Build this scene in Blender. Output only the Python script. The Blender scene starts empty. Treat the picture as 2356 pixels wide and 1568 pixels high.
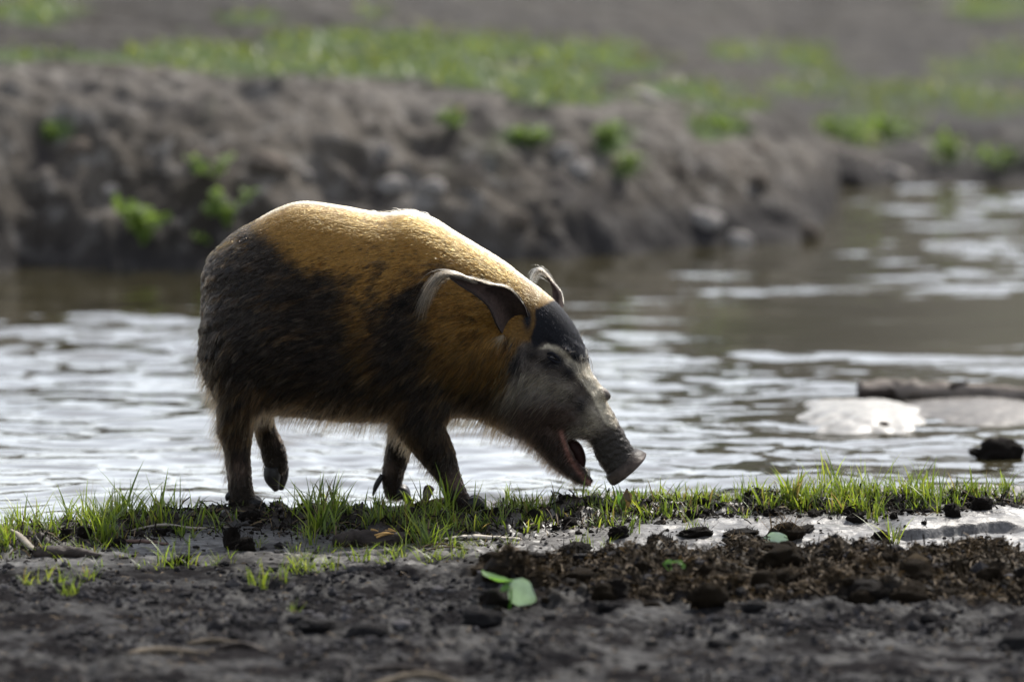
import bpy, bmesh, math, random
import numpy as np
from mathutils import Vector, Matrix
from mathutils.kdtree import KDTree

random.seed(7)
rng = np.random.default_rng(7)
scene = bpy.context.scene
COL = scene.collection

# ------------------------------------------------------------------ camera
CAM = np.array([0.0, -13.0, 2.0])
AIM = np.array([0.0, 0.0, 0.386])
LENS, SENSOR = 199.8, 36.0
cam_d = bpy.data.cameras.new('camera')
cam = bpy.data.objects.new('camera', cam_d)
COL.objects.link(cam)
scene.camera = cam
cam.location = CAM
FWD = (AIM - CAM) / np.linalg.norm(AIM - CAM)
cam.rotation_euler = Vector(FWD).to_track_quat('-Z', 'Y').to_euler()
cam_d.lens = LENS
cam_d.sensor_width = SENSOR
cam_d.clip_start = 0.1
cam_d.clip_end = 3000
cam_d.dof.use_dof = True
cam_d.dof.focus_distance = 12.85
cam_d.dof.aperture_fstop = 2.1

# ------------------------------------------------------------------ sky and sun
SUN_DIR = np.array([0.36, 0.70, 0.80])
SUN_DIR = SUN_DIR / np.linalg.norm(SUN_DIR)
elev = math.asin(SUN_DIR[2])
azim = math.atan2(SUN_DIR[0], SUN_DIR[1])
world = bpy.data.worlds.new('World')
scene.world = world
world.use_nodes = True
wn, wl = world.node_tree.nodes, world.node_tree.links
wn.clear()
sky = wn.new('ShaderNodeTexSky')
sky.sky_type = 'NISHITA'
sky.sun_disc = False
sky.sun_elevation = elev
sky.sun_rotation = azim
sky.air_density = 1.0
sky.dust_density = 1.2
sky.ozone_density = 1.0
hsv = wn.new('ShaderNodeHueSaturation')
hsv.inputs['Saturation'].default_value = 0.42
bg = wn.new('ShaderNodeBackground')
bg.inputs['Strength'].default_value = 0.15
wo = wn.new('ShaderNodeOutputWorld')
wl.new(sky.outputs[0], hsv.inputs['Color'])
wl.new(hsv.outputs[0], bg.inputs['Color'])
wl.new(bg.outputs[0], wo.inputs['Surface'])
sun_d = bpy.data.lights.new('sun', 'SUN')
sun_d.energy = 3.5
sun_d.angle = math.radians(1.0)
sun_d.color = (1.0, 0.95, 0.87)
sun = bpy.data.objects.new('sun', sun_d)
COL.objects.link(sun)
sun.location = (3, 6, 8)
sun.rotation_euler = Vector(-SUN_DIR).to_track_quat('-Z', 'Y').to_euler()

vs = scene.view_settings
vs.view_transform = 'Standard'
vs.look = 'None'
vs.exposure = 0.95
vs.gamma = 1.0
vs.use_curve_mapping = False
scene.cycles.use_denoising = True
scene.cycles.max_bounces = 8
scene.cycles.transparent_max_bounces = 8
scene.cycles.caustics_reflective = False
scene.cycles.caustics_refractive = False

# ------------------------------------------------------------------ picture plane <-> place
RIGHT = np.array([1.0, 0.0, 0.0])
UP = np.cross(RIGHT, FWD)
FPX = 2356 * LENS / SENSOR


def ray(u, v):
    u, v = np.asarray(u, float), np.asarray(v, float)
    return FWD * FPX + RIGHT * (u[..., None] - 1178) + UP * (784 - v[..., None])


def W(u, v, y):
    """place at depth y seen at (u, v)"""
    d = ray(u, v)
    t = (np.asarray(y, float) - CAM[1]) / d[..., 1]
    return CAM + d * t[..., None]


def G(u, v, z=0.0):
    """place on the level z seen at (u, v)"""
    d = ray(u, v)
    t = (z - CAM[2]) / d[..., 2]
    return CAM + d * t[..., None]


def UV(p):
    q = np.asarray(p, float) - CAM
    f = q @ FWD
    return 1178 + FPX * (q @ RIGHT) / f, 784 - FPX * (q @ UP) / f


# ------------------------------------------------------------------ noise
def _hash(ix, iy, iz, seed):
    h = (ix.astype(np.int64) * 374761393 + iy.astype(np.int64) * 668265263 + iz.astype(np.int64) * 2147483647 + seed * 974711) & 0xffffffff
    h = ((h ^ (h >> 13)) * 1274126177) & 0xffffffff
    h = ((h ^ (h >> 16)) * 2246822519) & 0xffffffff
    h = h ^ (h >> 15)
    return (h & 0xffff) / 32767.5 - 1.0


def vnoise(p, seed=0):
    p = np.asarray(p, float)
    i = np.floor(p)
    f = p - i
    f = f * f * f * (f * (f * 6 - 15) + 10)
    i = i.astype(np.int64)
    x, y = i[..., 0], i[..., 1]
    fx, fy = f[..., 0], f[..., 1]
    if p.shape[-1] == 2:
        z0 = np.zeros_like(x)
        a = _hash(x, y, z0, seed) * (1 - fx) + _hash(x + 1, y, z0, seed) * fx
        b = _hash(x, y + 1, z0, seed) * (1 - fx) + _hash(x + 1, y + 1, z0, seed) * fx
        return a * (1 - fy) + b * fy
    z, fz = i[..., 2], f[..., 2]
    r = 0
    for dz in (0, 1):
        a = _hash(x, y, z + dz, seed) * (1 - fx) + _hash(x + 1, y, z + dz, seed) * fx
        b = _hash(x, y + 1, z + dz, seed) * (1 - fx) + _hash(x + 1, y + 1, z + dz, seed) * fx
        r = r + (a * (1 - fy) + b * fy) * (fz if dz else 1 - fz)
    return r


def fbm(p, octaves=4, seed=0, gain=0.5):
    p = np.asarray(p, float)
    s, a, n = 0, 1.0, 0
    for k in range(octaves):
        s = s + a * vnoise(p * (2.03 ** k) + 17.3 * k, seed + k)
        n += a
        a *= gain
    return s / n


def sstep(a, b, x):
    t = np.clip((np.asarray(x, float) - a) / (b - a), 0, 1)
    return t * t * (3 - 2 * t)


# ------------------------------------------------------------------ mesh helpers
def mesh_np(name, V, F, smooth=True):
    """V (n,3); F list of (m,k) integer arrays"""
    me = bpy.data.meshes.new(name)
    V = np.asarray(V, np.float32)
    F = [np.asarray(f, np.int32) for f in (F if isinstance(F, list) else [F]) if len(f)]
    me.vertices.add(len(V))
    me.vertices.foreach_set('co', V.ravel())
    nl = sum(f.size for f in F)
    me.loops.add(nl)
    me.loops.foreach_set('vertex_index', np.concatenate([f.ravel() for f in F]))
    npoly = sum(len(f) for f in F)
    me.polygons.add(npoly)
    starts, o = [], 0
    for f in F:
        starts.append(o + np.arange(len(f)) * f.shape[1])
        o += f.size
    me.polygons.foreach_set('loop_start', np.concatenate(starts).astype(np.int32))
    me.polygons.foreach_set('use_smooth', np.full(npoly, smooth))
    me.update(calc_edges=True)
    me.validate()
    return me


def attr_f(me, name, arr):
    a = me.attributes.new(name, 'FLOAT', 'POINT')
    a.data.foreach_set('value', np.asarray(arr, np.float32).ravel())


def attr_c(me, name, arr):
    arr = np.asarray(arr, np.float32)
    if arr.shape[1] == 3:
        arr = np.concatenate([arr, np.ones((len(arr), 1), np.float32)], 1)
    a = me.attributes.new(name, 'FLOAT_COLOR', 'POINT')
    a.data.foreach_set('color', arr.ravel())


def link(name, data, mat=None, parent=None, loc=None, rot=None, scale=None):
    o = bpy.data.objects.new(name, data)
    COL.objects.link(o)
    if mat is not None and data is not None and not data.materials:
        data.materials.append(mat)
    if parent is not None:
        o.parent = parent
    if loc is not None:
        o.location = loc
    if rot is not None:
        o.rotation_euler = rot
    if scale is not None:
        o.scale = scale if hasattr(scale, '__len__') else (scale,) * 3
    return o


def tag(o, label, cat, group=None):
    o['label'] = label
    o['category'] = cat
    if group:
        o['group'] = group
    return o


def empty(name, loc=(0, 0, 0)):
    o = bpy.data.objects.new(name, None)
    o.empty_display_size = 0.05
    COL.objects.link(o)
    o.location = loc
    return o


def grid_faces(nr, nc, wrap=False):
    r, c = np.meshgrid(np.arange(nr - 1), np.arange(nc if wrap else nc - 1), indexing='ij')
    a = r * nc + c
    b = r * nc + (c + 1) % nc
    return np.stack([a, b, b + nc, a + nc], -1).reshape(-1, 4)


def catmull(P, n):
    """resample control rows P (k,d) to n rows"""
    P = np.asarray(P, float)
    k = len(P)
    t = np.linspace(0, k - 1, n)
    i = np.clip(t.astype(int), 0, k - 2)
    f = (t - i)[:, None]
    p0, p1, p2, p3 = P[np.clip(i - 1, 0, k - 1)], P[i], P[i + 1], P[np.clip(i + 2, 0, k - 1)]
    return 0.5 * ((2 * p1) + (-p0 + p2) * f + (2 * p0 - 5 * p1 + 4 * p2 - p3) * f ** 2 + (-p0 + 3 * p1 - 3 * p2 + p3) * f ** 3)


def tube(path, radii, ns=10, seed=None, rough=0.0, nseg=None, flat=1.0, cap=True):
    """tapered, optionally knobbly tube along a path; returns V,F"""
    path = np.asarray(path, float)
    radii = np.asarray(radii, float)
    if nseg:
        radii = catmull(radii[:, None], nseg)[:, 0]
        path = catmull(path, nseg)
    n = len(path)
    T = np.gradient(path, axis=0)
    T /= np.linalg.norm(T, axis=1)[:, None] + 1e-9
    ref = np.array([0, 0, 1.0]) if abs(T[:, 2]).mean() < 0.8 else np.array([0, 1.0, 0])
    A = np.cross(T, ref)
    A /= np.linalg.norm(A, axis=1)[:, None] + 1e-9
    B = np.cross(A, T)
    th = np.arange(ns) / ns * 2 * np.pi
    R = np.repeat(radii[:, None], ns, 1)
    if rough:
        q = np.stack([np.repeat(np.linspace(0, n * .35, n)[:, None], ns, 1), np.cos(th)[None].repeat(n, 0) * 1.6, np.sin(th)[None].repeat(n, 0) * 1.6], -1)
        R = R * (1 + rough * fbm(q, 3, seed or 0))
    V = path[:, None] + A[:, None] * (np.cos(th)[None, :, None] * R[..., None]) + B[:, None] * (np.sin(th)[None, :, None] * R[..., None] * flat)
    V = V.reshape(-1, 3)
    F = [grid_faces(n, ns, True)]
    if cap:
        V = np.concatenate([V, path[:1], path[-1:]])
        k = np.arange(ns)
        F.append(np.stack([k, np.full(ns, n * ns), (k + 1) % ns], -1))
        F.append(np.stack([(n - 1) * ns + k, (n - 1) * ns + (k + 1) % ns, np.full(ns, n * ns + 1)], -1))
    return V, F


def merge(parts):
    Vs, F3, F4, o = [], [], [], 0
    for V, F in parts:
        Vs.append(V)
        for f in F:
            (F3 if f.shape[1] == 3 else F4).append(f + o)
        o += len(V)
    return np.concatenate(Vs), [np.concatenate(x) for x in (F3, F4) if x]


def ico(sub):
    bm = bmesh.new()
    bmesh.ops.create_icosphere(bm, subdivisions=sub, radius=1)
    V = np.array([v.co[:] for v in bm.verts])
    F = np.array([[v.index for v in f.verts] for f in bm.faces])
    bm.free()
    return V, F


# ------------------------------------------------------------------ materials
class M:
    """small node-material writer"""

    def __init__(s, name):
        s.m = bpy.data.materials.new(name)
        s.m.use_nodes = True
        s.t = s.m.node_tree
        s.t.nodes.clear()
        s.out = s.n('ShaderNodeOutputMaterial')

    def n(s, kind, **kw):
        nd = s.t.nodes.new(kind)
        for k, v in kw.items():
            if k in ('i',):
                for a, b in v.items():
                    s.set(nd, a, b)
            else:
                setattr(nd, k, v)
        return nd

    def set(s, nd, a, b):
        sock = nd.inputs[a]
        if isinstance(b, bpy.types.NodeSocket):
            s.t.links.new(b, sock)
        elif isinstance(b, (tuple, list)) and sock.type == 'RGBA' and len(b) == 3:
            sock.default_value = (*b, 1)
        else:
            sock.default_value = b

    def coord(s, kind='Object', scale=(1, 1, 1)):
        c = s.n('ShaderNodeTexCoord').outputs[kind]
        return s.n('ShaderNodeMapping', i={'Vector': c, 'Scale': scale}).outputs[0]

    def noise(s, vec, scale, detail=4, rough=.55, out='Fac'):
        return s.n('ShaderNodeTexNoise', i={'Vector': vec, 'Scale': scale, 'Detail': detail, 'Roughness': rough}).outputs[out]

    def ramp(s, fac, stops):
        r = s.n('ShaderNodeValToRGB')
        s.set(r, 0, fac)
        e = r.color_ramp.elements
        while len(e) < len(stops):
            e.new(.5)
        for k, (p, c) in enumerate(stops):
            e[k].position = p
            e[k].color = (*c, 1) if hasattr(c, '__len__') else (c, c, c, 1)
        return r.outputs[0]

    def mix(s, f, a, b):
        nd = s.n('ShaderNodeMix', data_type='RGBA')
        for k, v in ((0, f), (6, a), (7, b)):
            sock = nd.inputs[k]
            if isinstance(v, bpy.types.NodeSocket):
                s.t.links.new(v, sock)
            elif hasattr(v, '__len__'):
                sock.default_value = (*v, 1)
            else:
                sock.default_value = v
        return nd.outputs[2]

    def math(s, op, a, b=0.0, clamp=False):
        nd = s.n('ShaderNodeMath', operation=op, use_clamp=clamp)
        s.set(nd, 0, a)
        s.set(nd, 1, b)
        return nd.outputs[0]

    def attr(s, name, out='Fac'):
        return s.n('ShaderNodeAttribute', attribute_name=name).outputs[out]

    def bump(s, h, strength, dist):
        return s.n('ShaderNodeBump', i={'Height': h, 'Strength': strength, 'Distance': dist}).outputs[0]

    def pbr(s, **kw):
        b = s.n('ShaderNodeBsdfPrincipled', i={k.replace('_', ' '): v for k, v in kw.items()})
        s.t.links.new(b.outputs[0], s.out.inputs[0])
        return b


# near bank mud: grey wet silt, peat along the grass, brown dung litter
def mat_mud():
    m = M('bank_mud')
    c = m.coord()
    n1 = m.noise(c, 9, 8, .68)
    n2 = m.noise(c, 60, 5, .65)
    n3 = m.noise(c, 260, 3, .6)
    dark = m.ramp(n1, [(.33, (.008, .0073, .0073)), (.48, (.016, .015, .015)), (.62, (.024, .0228, .0228)), (.76, (.036, .034, .0335))])
    dark = m.mix(m.math('MULTIPLY', m.ramp(n2, [(.42, 0.0), (.62, 1.0)]), .6), dark, (.012, .011, .012))
    pale = m.ramp(m.noise(m.coord(scale=(.5, 1, 1)), 30, 7, .7), [(.3, (.055, .051, .048)), (.5, (.115, .108, .102)), (.68, (.2, .19, .18))])
    pale = m.mix(m.math('MULTIPLY', m.ramp(n2, [(.47, 0.0), (.6, 1.0)]), .75), pale, (.05, .046, .044))
    col = m.mix(m.attr('pale'), dark, pale)
    peat = m.ramp(n2, [(.3, (.010, .008, .006)), (.6, (.03, .022, .016)), (.8, (.06, .045, .03))])
    col = m.mix(m.attr('peat'), col, peat)
    dung = m.ramp(n2, [(.3, (.007, .0052, .0035)), (.5, (.020, .0142, .0082)), (.72, (.055, .04, .022))])
    col = m.mix(m.attr('dung'), col, dung)
    wet = m.ramp(m.noise(c, 5, 4, .6), [(.35, .34), (.7, .62)])
    b = m.math('ADD', m.math('MULTIPLY', n2, .7), m.math('MULTIPLY', n3, .3))
    spec = m.math('ADD', m.math('MULTIPLY', m.attr('pale'), .22), m.math('MULTIPLY', m.ramp(m.noise(c, 6, 4, .6), [(.45, 0.0), (.6, 1.0)]), .1))
    rg = m.math('SUBTRACT', .7, m.math('MULTIPLY', m.attr('pale'), .3))
    m.pbr(Base_Color=col, Roughness=rg, Specular_IOR_Level=spec, Normal=m.bump(b, .55, .006))
    return m.m


def mat_far():
    m = M('far_bank_soil')
    c = m.coord()
    n1 = m.noise(c, 2.2, 6, .62)
    n2 = m.noise(c, 11, 7, .68)
    soil = m.ramp(n1, [(.32, (.014, .0115, .009)), (.48, (.042, .0345, .027)), (.66, (.105, .089, .072))])
    soil = m.mix(m.math('MULTIPLY', m.attr('dry'), .55), soil, (.15, .134, .118))
    soil = m.mix(m.ramp(n2, [(.52, 0.0), (.66, 1.0)]), soil, (.19, .174, .158))
    soil = m.mix(m.math('MULTIPLY', m.ramp(m.noise(c, 5, 3, .5), [(.30, 1.0), (.46, 0.0)]), .8), soil, (.03, .026, .026))  # dark patches painted in place of shaded hollows in the bank
    soil = m.mix(m.math('MULTIPLY', m.attr('plain'), .75), soil, m.ramp(n2, [(.35, (.010, .0085, .0075)), (.65, (.028, .0245, .021))]))
    green = m.ramp(n2, [(.3, (.02, .036, .009)), (.55, (.045, .08, .015)), (.75, (.08, .125, .025))])
    col = m.mix(m.attr('grass'), soil, green)
    col = m.mix(m.attr('wet'), col, (.022, .02, .021))
    m.pbr(Base_Color=col, Roughness=.8, Specular_IOR_Level=.1, Normal=m.bump(n2, .7, .05))
    return m.m


def mat_water():
    m = M('river_water')
    c = m.coord()
    turb = m.ramp(m.noise(c, .7, 3, .5), [(.35, (.024, .0205, .0095)), (.65, (.042, .036, .019))])
    b = m.noise(m.coord(scale=(1, 1, 1)), 38, 3, .55)
    m.pbr(Base_Color=turb, Roughness=.05, IOR=1.75, Normal=m.bump(b, .06, .01))
    return m.m


def mat_simple(name, col, rough=.6, var=.35, scale=40, bump=.4, spec=.06, dist=.004, stretch=(1, 1, 1)):
    m = M(name)
    c = m.coord(scale=stretch)
    n = m.noise(c, scale, 5, .6)
    lo = tuple(x * (1 - var) for x in col)
    hi = tuple(min(1, x * (1 + var)) for x in col)
    colr = m.ramp(n, [(.3, lo), (.7, hi)])
    kw = dict(Base_Color=colr, Roughness=rough, Normal=m.bump(n, bump, dist))
    if spec is not None:
        kw['Specular_IOR_Level'] = spec
    m.pbr(**kw)
    return m.m


def mat_leaf(name, attr=None, col=(.07, .15, .02), tcol=(.16, .3, .03), tr=.45, rough=.45):
    m = M(name)
    if attr:
        a = m.attr(attr, 'Color')
        d = a
        t = m.n('ShaderNodeMix', data_type='RGBA', blend_type='MULTIPLY', i={0: 1.0})
        m.t.links.new(a, t.inputs[6])
        t.inputs[7].default_value = (1.9, 1.75, 1.1, 1)
        tc = t.outputs[2]
    else:
        n = m.noise(m.coord(), 30, 4, .6)
        d = m.ramp(n, [(.3, tuple(x * .7 for x in col)), (.7, tuple(x * 1.25 for x in col))])
        tc = tcol
    p = m.n('ShaderNodeBsdfPrincipled', i={'Base Color': d, 'Roughness': rough})
    t2 = m.n('ShaderNodeBsdfTranslucent', i={'Color': tc})
    mx = m.n('ShaderNodeMixShader', i={0: tr, 1: p.outputs[0], 2: t2.outputs[0]})
    m.t.links.new(mx.outputs[0], m.out.inputs[0])
    return m.m


def mat_fur(name, attr='hair_colour', rough=.42, ior=1.2):
    m = M(name)
    h = m.n('ShaderNodeBsdfHairPrincipled', i={'Color': m.attr(attr, 'Color'), 'Roughness': rough, 'Radial Roughness': .5, 'IOR': ior})
    h.parametrization = 'COLOR'
    m.t.links.new(h.outputs[0], m.out.inputs[0])
    return m.m


def mat_skin(name, attr='skin_colour', rough_attr=None, rough=.55, bump=.5):
    m = M(name)
    c = m.coord()
    n = m.noise(c, 130, 4, .6)
    a = m.attr(attr, 'Color')
    t = m.n('ShaderNodeMix', data_type='RGBA', blend_type='MULTIPLY', i={0: 1.0})
    m.t.links.new(a, t.inputs[6])
    m.t.links.new(m.ramp(n, [(.3, .7), (.7, 1.25)]), t.inputs[7])
    m.pbr(Base_Color=t.outputs[2], Roughness=rough, Specular_IOR_Level=.07, Normal=m.bump(n, bump, .003))
    return m.m


MUD, FAR, WATER = mat_mud(), mat_far(), mat_water()
GRASS = mat_leaf('grass_blade', 'blade_colour', tr=.5)
BARK = mat_simple('wet_bark', (.035, .028, .024), .55, .6, 30, .9, dist=.01, stretch=(.35, 1, 1))
WEATHERED = mat_simple('weathered_wood', (.27, .235, .19), .6, .35, 40, .6, stretch=(.2, 1, 1))
BLEACHED = mat_simple('bleached_wood', (.46, .41, .34), .55, .2, 40, .4, stretch=(.2, 1, 1))
SPLINTER = mat_simple('splintered_wood', (.33, .2, .075), .7, .5, 60, .8, stretch=(.3, 1, 1))
PEAT = mat_simple('black_peat', (.013, .010, .008), .7, .6, 90, .9, dist=.006)
DUNG = mat_simple('dung_fibre', (.022, .0155, .009), .9, .75, 110, 1.0, dist=.008)
CLODM = mat_simple('mud_clod', (.017, .0158, .016), .8, .5, 60, .8)
STRAW = mat_leaf('straw', None, (.11, .072, .034), (.1, .065, .025), .2, .8)
STONE = mat_simple('pale_clay', (.3, .275, .255), .7, .35, 12, .7, dist=.02)
CLAY = mat_simple('brown_clay', (.17, .14, .115), .8, .45, 12, .8, dist=.02)
BROADLEAF = mat_leaf('broad_leaf', None, (.085, .19, .03), (.2, .4, .06), .4, .4)
PALELEAF = mat_leaf('pale_leaf_underside', None, (.5, .6, .45), (.3, .45, .2), .3, .5)
BANKLEAF = mat_leaf('bank_plant_leaf', None, (.13, .2, .03), (.26, .38, .05), .4, .7)
DEADLEAF = mat_leaf('dead_leaf', None, (.1, .07, .035), (.16, .1, .03), .25, .6)
# ------------------------------------------------------------------ the near bank
YW_X = [-3.0, -1.3, -.68, 0.0, .8, 1.3, 3.0]
YW_Y = [-.75, -.30, -.03, .16, .34, .42, .6]
GR_U = np.array([-200, 0, 100, 250, 450, 600, 750, 900, 1050, 1200, 1400, 1600, 1800, 2000, 2150, 2250, 2356, 2600])
GR_V = np.array([1262, 1245, 1240, 1216, 1190, 1186, 1198, 1206, 1214, 1198, 1184, 1174, 1168, 1172, 1176, 1166, 1146, 1140])
GR_S = np.array([24, 24, 24, 28, 26, 20, 28, 30, 28, 24, 20, 15, 14, 14, 13, 11, 8, 8])
DU_U = np.array([1050, 1150, 1300, 1500, 1750, 1900, 2100, 2356, 2600])
DU_T = np.array([1330, 1314, 1300, 1288, 1276, 1282, 1286, 1288, 1290])
DU_B = np.array([1335, 1352, 1368, 1376, 1380, 1376, 1376, 1380, 1384])


def ground_fields(x, y):
    """height and the pale / peat / dung masks of the near bank"""
    x, y = np.asarray(x, float), np.asarray(y, float)
    p = np.stack([x, y], -1)
    yw = np.interp(x, YW_X, YW_Y) + .05 * fbm(p * 3.0, 3, 5)
    P3 = np.stack([x, y, np.zeros_like(x)], -1)
    u, v = UV(P3)
    near = (y > -6) & (y < 1.5)
    u = np.where(near, u, -5000)
    # grass strip: peat hummocks
    gv, gs = np.interp(u, GR_U, GR_V), np.interp(u, GR_U, GR_S)
    band = np.exp(-((v - gv) / (gs * 1.05)) ** 2) * near
    nb = fbm(p * 26, 4, 21)
    peat = np.clip(band * 1.7 + nb * .9 - .75, 0, 1)
    # dung litter
    dt, db = np.interp(u, DU_U, DU_T), np.interp(u, DU_U, DU_B)
    dn = fbm(p * 14, 3, 31)
    dung = sstep(-6, 12, v - dt + dn * 16) * (1 - sstep(-12, 22, v - db + dn * 26)) * sstep(1030, 1130, u + dn * 30) * near
    # pale silt
    edge = 1292 + 22 * fbm(p * 5, 3, 41) + 26 * fbm(p * 24, 3, 42) - 14 * sstep(900, 1150, u)
    pale = (1 - sstep(-30, 22, v - edge)) * near
    leftdim = sstep(1000, 1150, u) * .4 + .6
    pale = pale * leftdim * (1 - .25 * np.clip(fbm(p * 11, 3, 43) * 2, 0, 1))
    # heights
    h = .012 * fbm(p * 2.2, 3, 1)
    lump = fbm(p * np.array([17, 13]), 5, 3, .58)
    rough = .35 + .65 * sstep(1280, 1330, v)
    rough = np.where(near, rough, .8) * (.25 + .95 * sstep(-.25, .3, fbm(p * np.array([2.6, 3.4]), 3, 7)))
    rid = 1 - np.abs(fbm(p * np.array([24, 20]), 4, 8, .6)) * 2.4
    h = h + .014 * lump * rough + .02 * np.clip(fbm(p * 9, 3, 9) - .12, 0, 1) * rough + .006 * rid * rough * (v > 1270) + .004 * fbm(p * 60, 2, 10) * (v > 1250)
    # silt layers seen edge-on
    h = h + .010 * pale * np.abs(fbm(p * np.array([7, 20]), 4, 47, .6)) + .004 * pale * fbm(p * np.array([30, 60]), 3, 48)
    h = h + .022 * peat * (.7 + nb)
    h = h + dung * (.014 + .062 * np.clip(fbm(p * 7, 4, 51) + .2, 0, 1) + .02 * fbm(p * 30, 3, 52))
    # undercut ledge at the right
    lv = np.interp(u, [1990, 2060, 2150, 2260, 2330, 2400], [1236, 1232, 1224, 1212, 1208, 1208]) + 3 * fbm(p * 20, 2, 61)
    lon = sstep(2020, 2090, u) * (1 - sstep(2300, 2380, u)) * near
    h = h + lon * .017 * (1 - sstep(-1.2, .4, v - lv)) * sstep(-70, -10, v - lv) - lon * .022 * np.exp(-((v - lv - 6) / 7) ** 2)
    # shore
    d = y - yw
    h = h - .05 * sstep(-.10, .10, d) - .35 * sstep(.05, 1.6, d)
    h = h + .012 * np.where(y < -6, 1, 0) * 0
    return h, pale, peat, dung


def gz(x, y):
    return float(ground_fields(np.array([x]), np.array([y]))[0][0])


def axis(segs):
    out = [np.linspace(a, b, n, endpoint=False) for a, b, n in segs]
    return np.concatenate(out + [np.array([segs[-1][1]])])


xs = axis([(-300, -20, 10), (-20, -3, 12), (-3, -1.35, 40), (-1.35, 1.35, 520), (1.35, 3, 40), (3, 20, 12), (20, 300, 10)])
ys = axis([(-300, -20, 8), (-20, -5, 10), (-5, -2.75, 30), (-2.75, .55, 540), (.55, 2.0, 30)])
X, Y = np.meshgrid(xs, ys)
H, PALE, PEATM, DUNGM = ground_fields(X, Y)
gm = mesh_np('mud_bank', np.stack([X, Y, H], -1).reshape(-1, 3), grid_faces(len(ys), len(xs)))
attr_f(gm, 'pale', PALE)
attr_f(gm, 'peat', PEATM)
attr_f(gm, 'dung', DUNGM)
ground = link('ground', gm, MUD)
ground['kind'] = 'structure'

# ------------------------------------------------------------------ the river
WZ = -.040
xs = axis([(-300, -12, 12), (-12, -2.2, 40), (-2.2, 2.6, 300), (2.6, 12, 40), (12, 300, 12)])
ys = axis([(-3, -.7, 12), (-.7, 3.0, 250), (3.0, 9.2, 260), (9.2, 16, 8)])
X, Y = np.meshgrid(xs, ys)
p = np.stack([X, Y], -1)
wind = .45 + .55 * sstep(-.35, .45, fbm(p * np.array([.55, .8]), 3, 71))
calm = 1 - .75 * (1 - sstep(.2, 1.5, 5.3 - Y + .4 * fbm(p, 2, 73))) * (1 - sstep(.9, 1.6, X))
rt = sstep(-.1, .5, X)
wind = wind * (1 - .74 * rt * sstep(3.1, 3.45, Y + .25 * fbm(p * np.array([1.2, 2]), 2, 72)) * (1 - sstep(4.3, 4.7, Y)))
wind = wind * (1 - .25 * rt * sstep(5.6, 6.6, Y)) * (1 + .35 * rt * np.exp(-((Y - 2.4) / .7) ** 2))
wp = p + .10 * np.stack([fbm(p * 2.2, 2, 75), fbm(p * 2.2, 2, 76)], -1)
wave = .0050 * fbm(wp * np.array([2.6, 5.4]), 2, 77) + .0013 * fbm(wp * np.array([9, 17]), 2, 79) + .0005 * fbm(wp * np.array([26, 46]), 2, 81)
Z = WZ + wave * wind * calm * 3.5
wm = mesh_np('river', np.stack([X, Y, Z], -1).reshape(-1, 3), grid_faces(len(ys), len(xs)))
water = link('river_water', wm, WATER)
water['kind'] = 'structure'

# ------------------------------------------------------------------ the far bank
YB_X = [-300, -8, -2.9, -.95, .17, .61, .98, 1.10, 1.22, 1.6, 2.1, 8, 300]
YB_Y = [3, 4.2, 5.1, 5.2, 5.55, 5.9, 6.1, 6.5, 7.85, 8.0, 8.15, 9, 12]
CR_X = [-300, -8, -2.9, -.85, -.25, .35, .85, 1.05, 1.25, 2, 8, 300]
CR_Z = [.6, .6, .60, .50, .44, .39, .29, .15, .06, .05, .1, .2]


def far_height(x, y):
    p = np.stack([x, y], -1)
    yb = np.interp(x, YB_X, YB_Y) + .12 * fbm(p * np.array([2.6, .4]), 3, 91)
    cz = np.interp(x, CR_X, CR_Z)
    d = y - yb
    wid = np.where(x < 1.15, .95, .45)
    t = np.clip(d / wid, -1, 1)
    face = np.where(t < 0, -.10 + .8 * t * .5, -.10 + (cz + .10) * (1 - (1 - np.clip(t, 0, 1)) ** 1.9))
    beyond = np.clip(d - wid, 0, None)
    flat = .012 * beyond + .035 * np.clip(beyond - 5, 0, 40) * .6
    low = sstep(.9, 1.6, x)
    z = face + flat * (1 - low) + low * (.022 * beyond)
    z = z + np.clip(y - 30, 0, 70) * .27 * sstep(-2.5, 4, x - .02 * (y - 30)) + np.clip(y - 45, 0, 60) * .05
    on = sstep(-.05, .12, d) * (1 - .55 * sstep(wid - .15, wid + .4, d))
    # slanting gullies and lumps in the cut face
    q = np.stack([x * .8 + y * .55, y - x * .3], -1)
    z = z + on * (.075 * fbm(q * np.array([3.2, 2.2]), 4, 93) + .022 * fbm(p * 9, 3, 95) + .022 * fbm(p * 21, 2, 96))
    z = z - .06 * np.clip(fbm(p * np.array([3.4, 3.0]), 3, 97) - .12, 0, 1) * on * 2
    return z, d, wid


xs = axis([(-300, -12, 10), (-12, -2.6, 30), (-2.6, 3.0, 330), (3.0, 12, 30), (12, 300, 10)])
ys = axis([(3.0, 4.8, 10), (4.8, 9.4, 300), (9.4, 17, 110), (17, 40, 20), (40, 600, 16)])
X, Y = np.meshgrid(xs, ys)
Z, D_, WID = far_height(X, Y)
p = np.stack([X, Y, Z * 2], -1)
U_, V_ = UV(np.stack([X, Y, Z], -1))


def gauss(u, v, cu, cv, su, sv):
    return np.exp(-((u - cu) / su) ** 2 - ((v - cv) / sv) ** 2)


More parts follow.
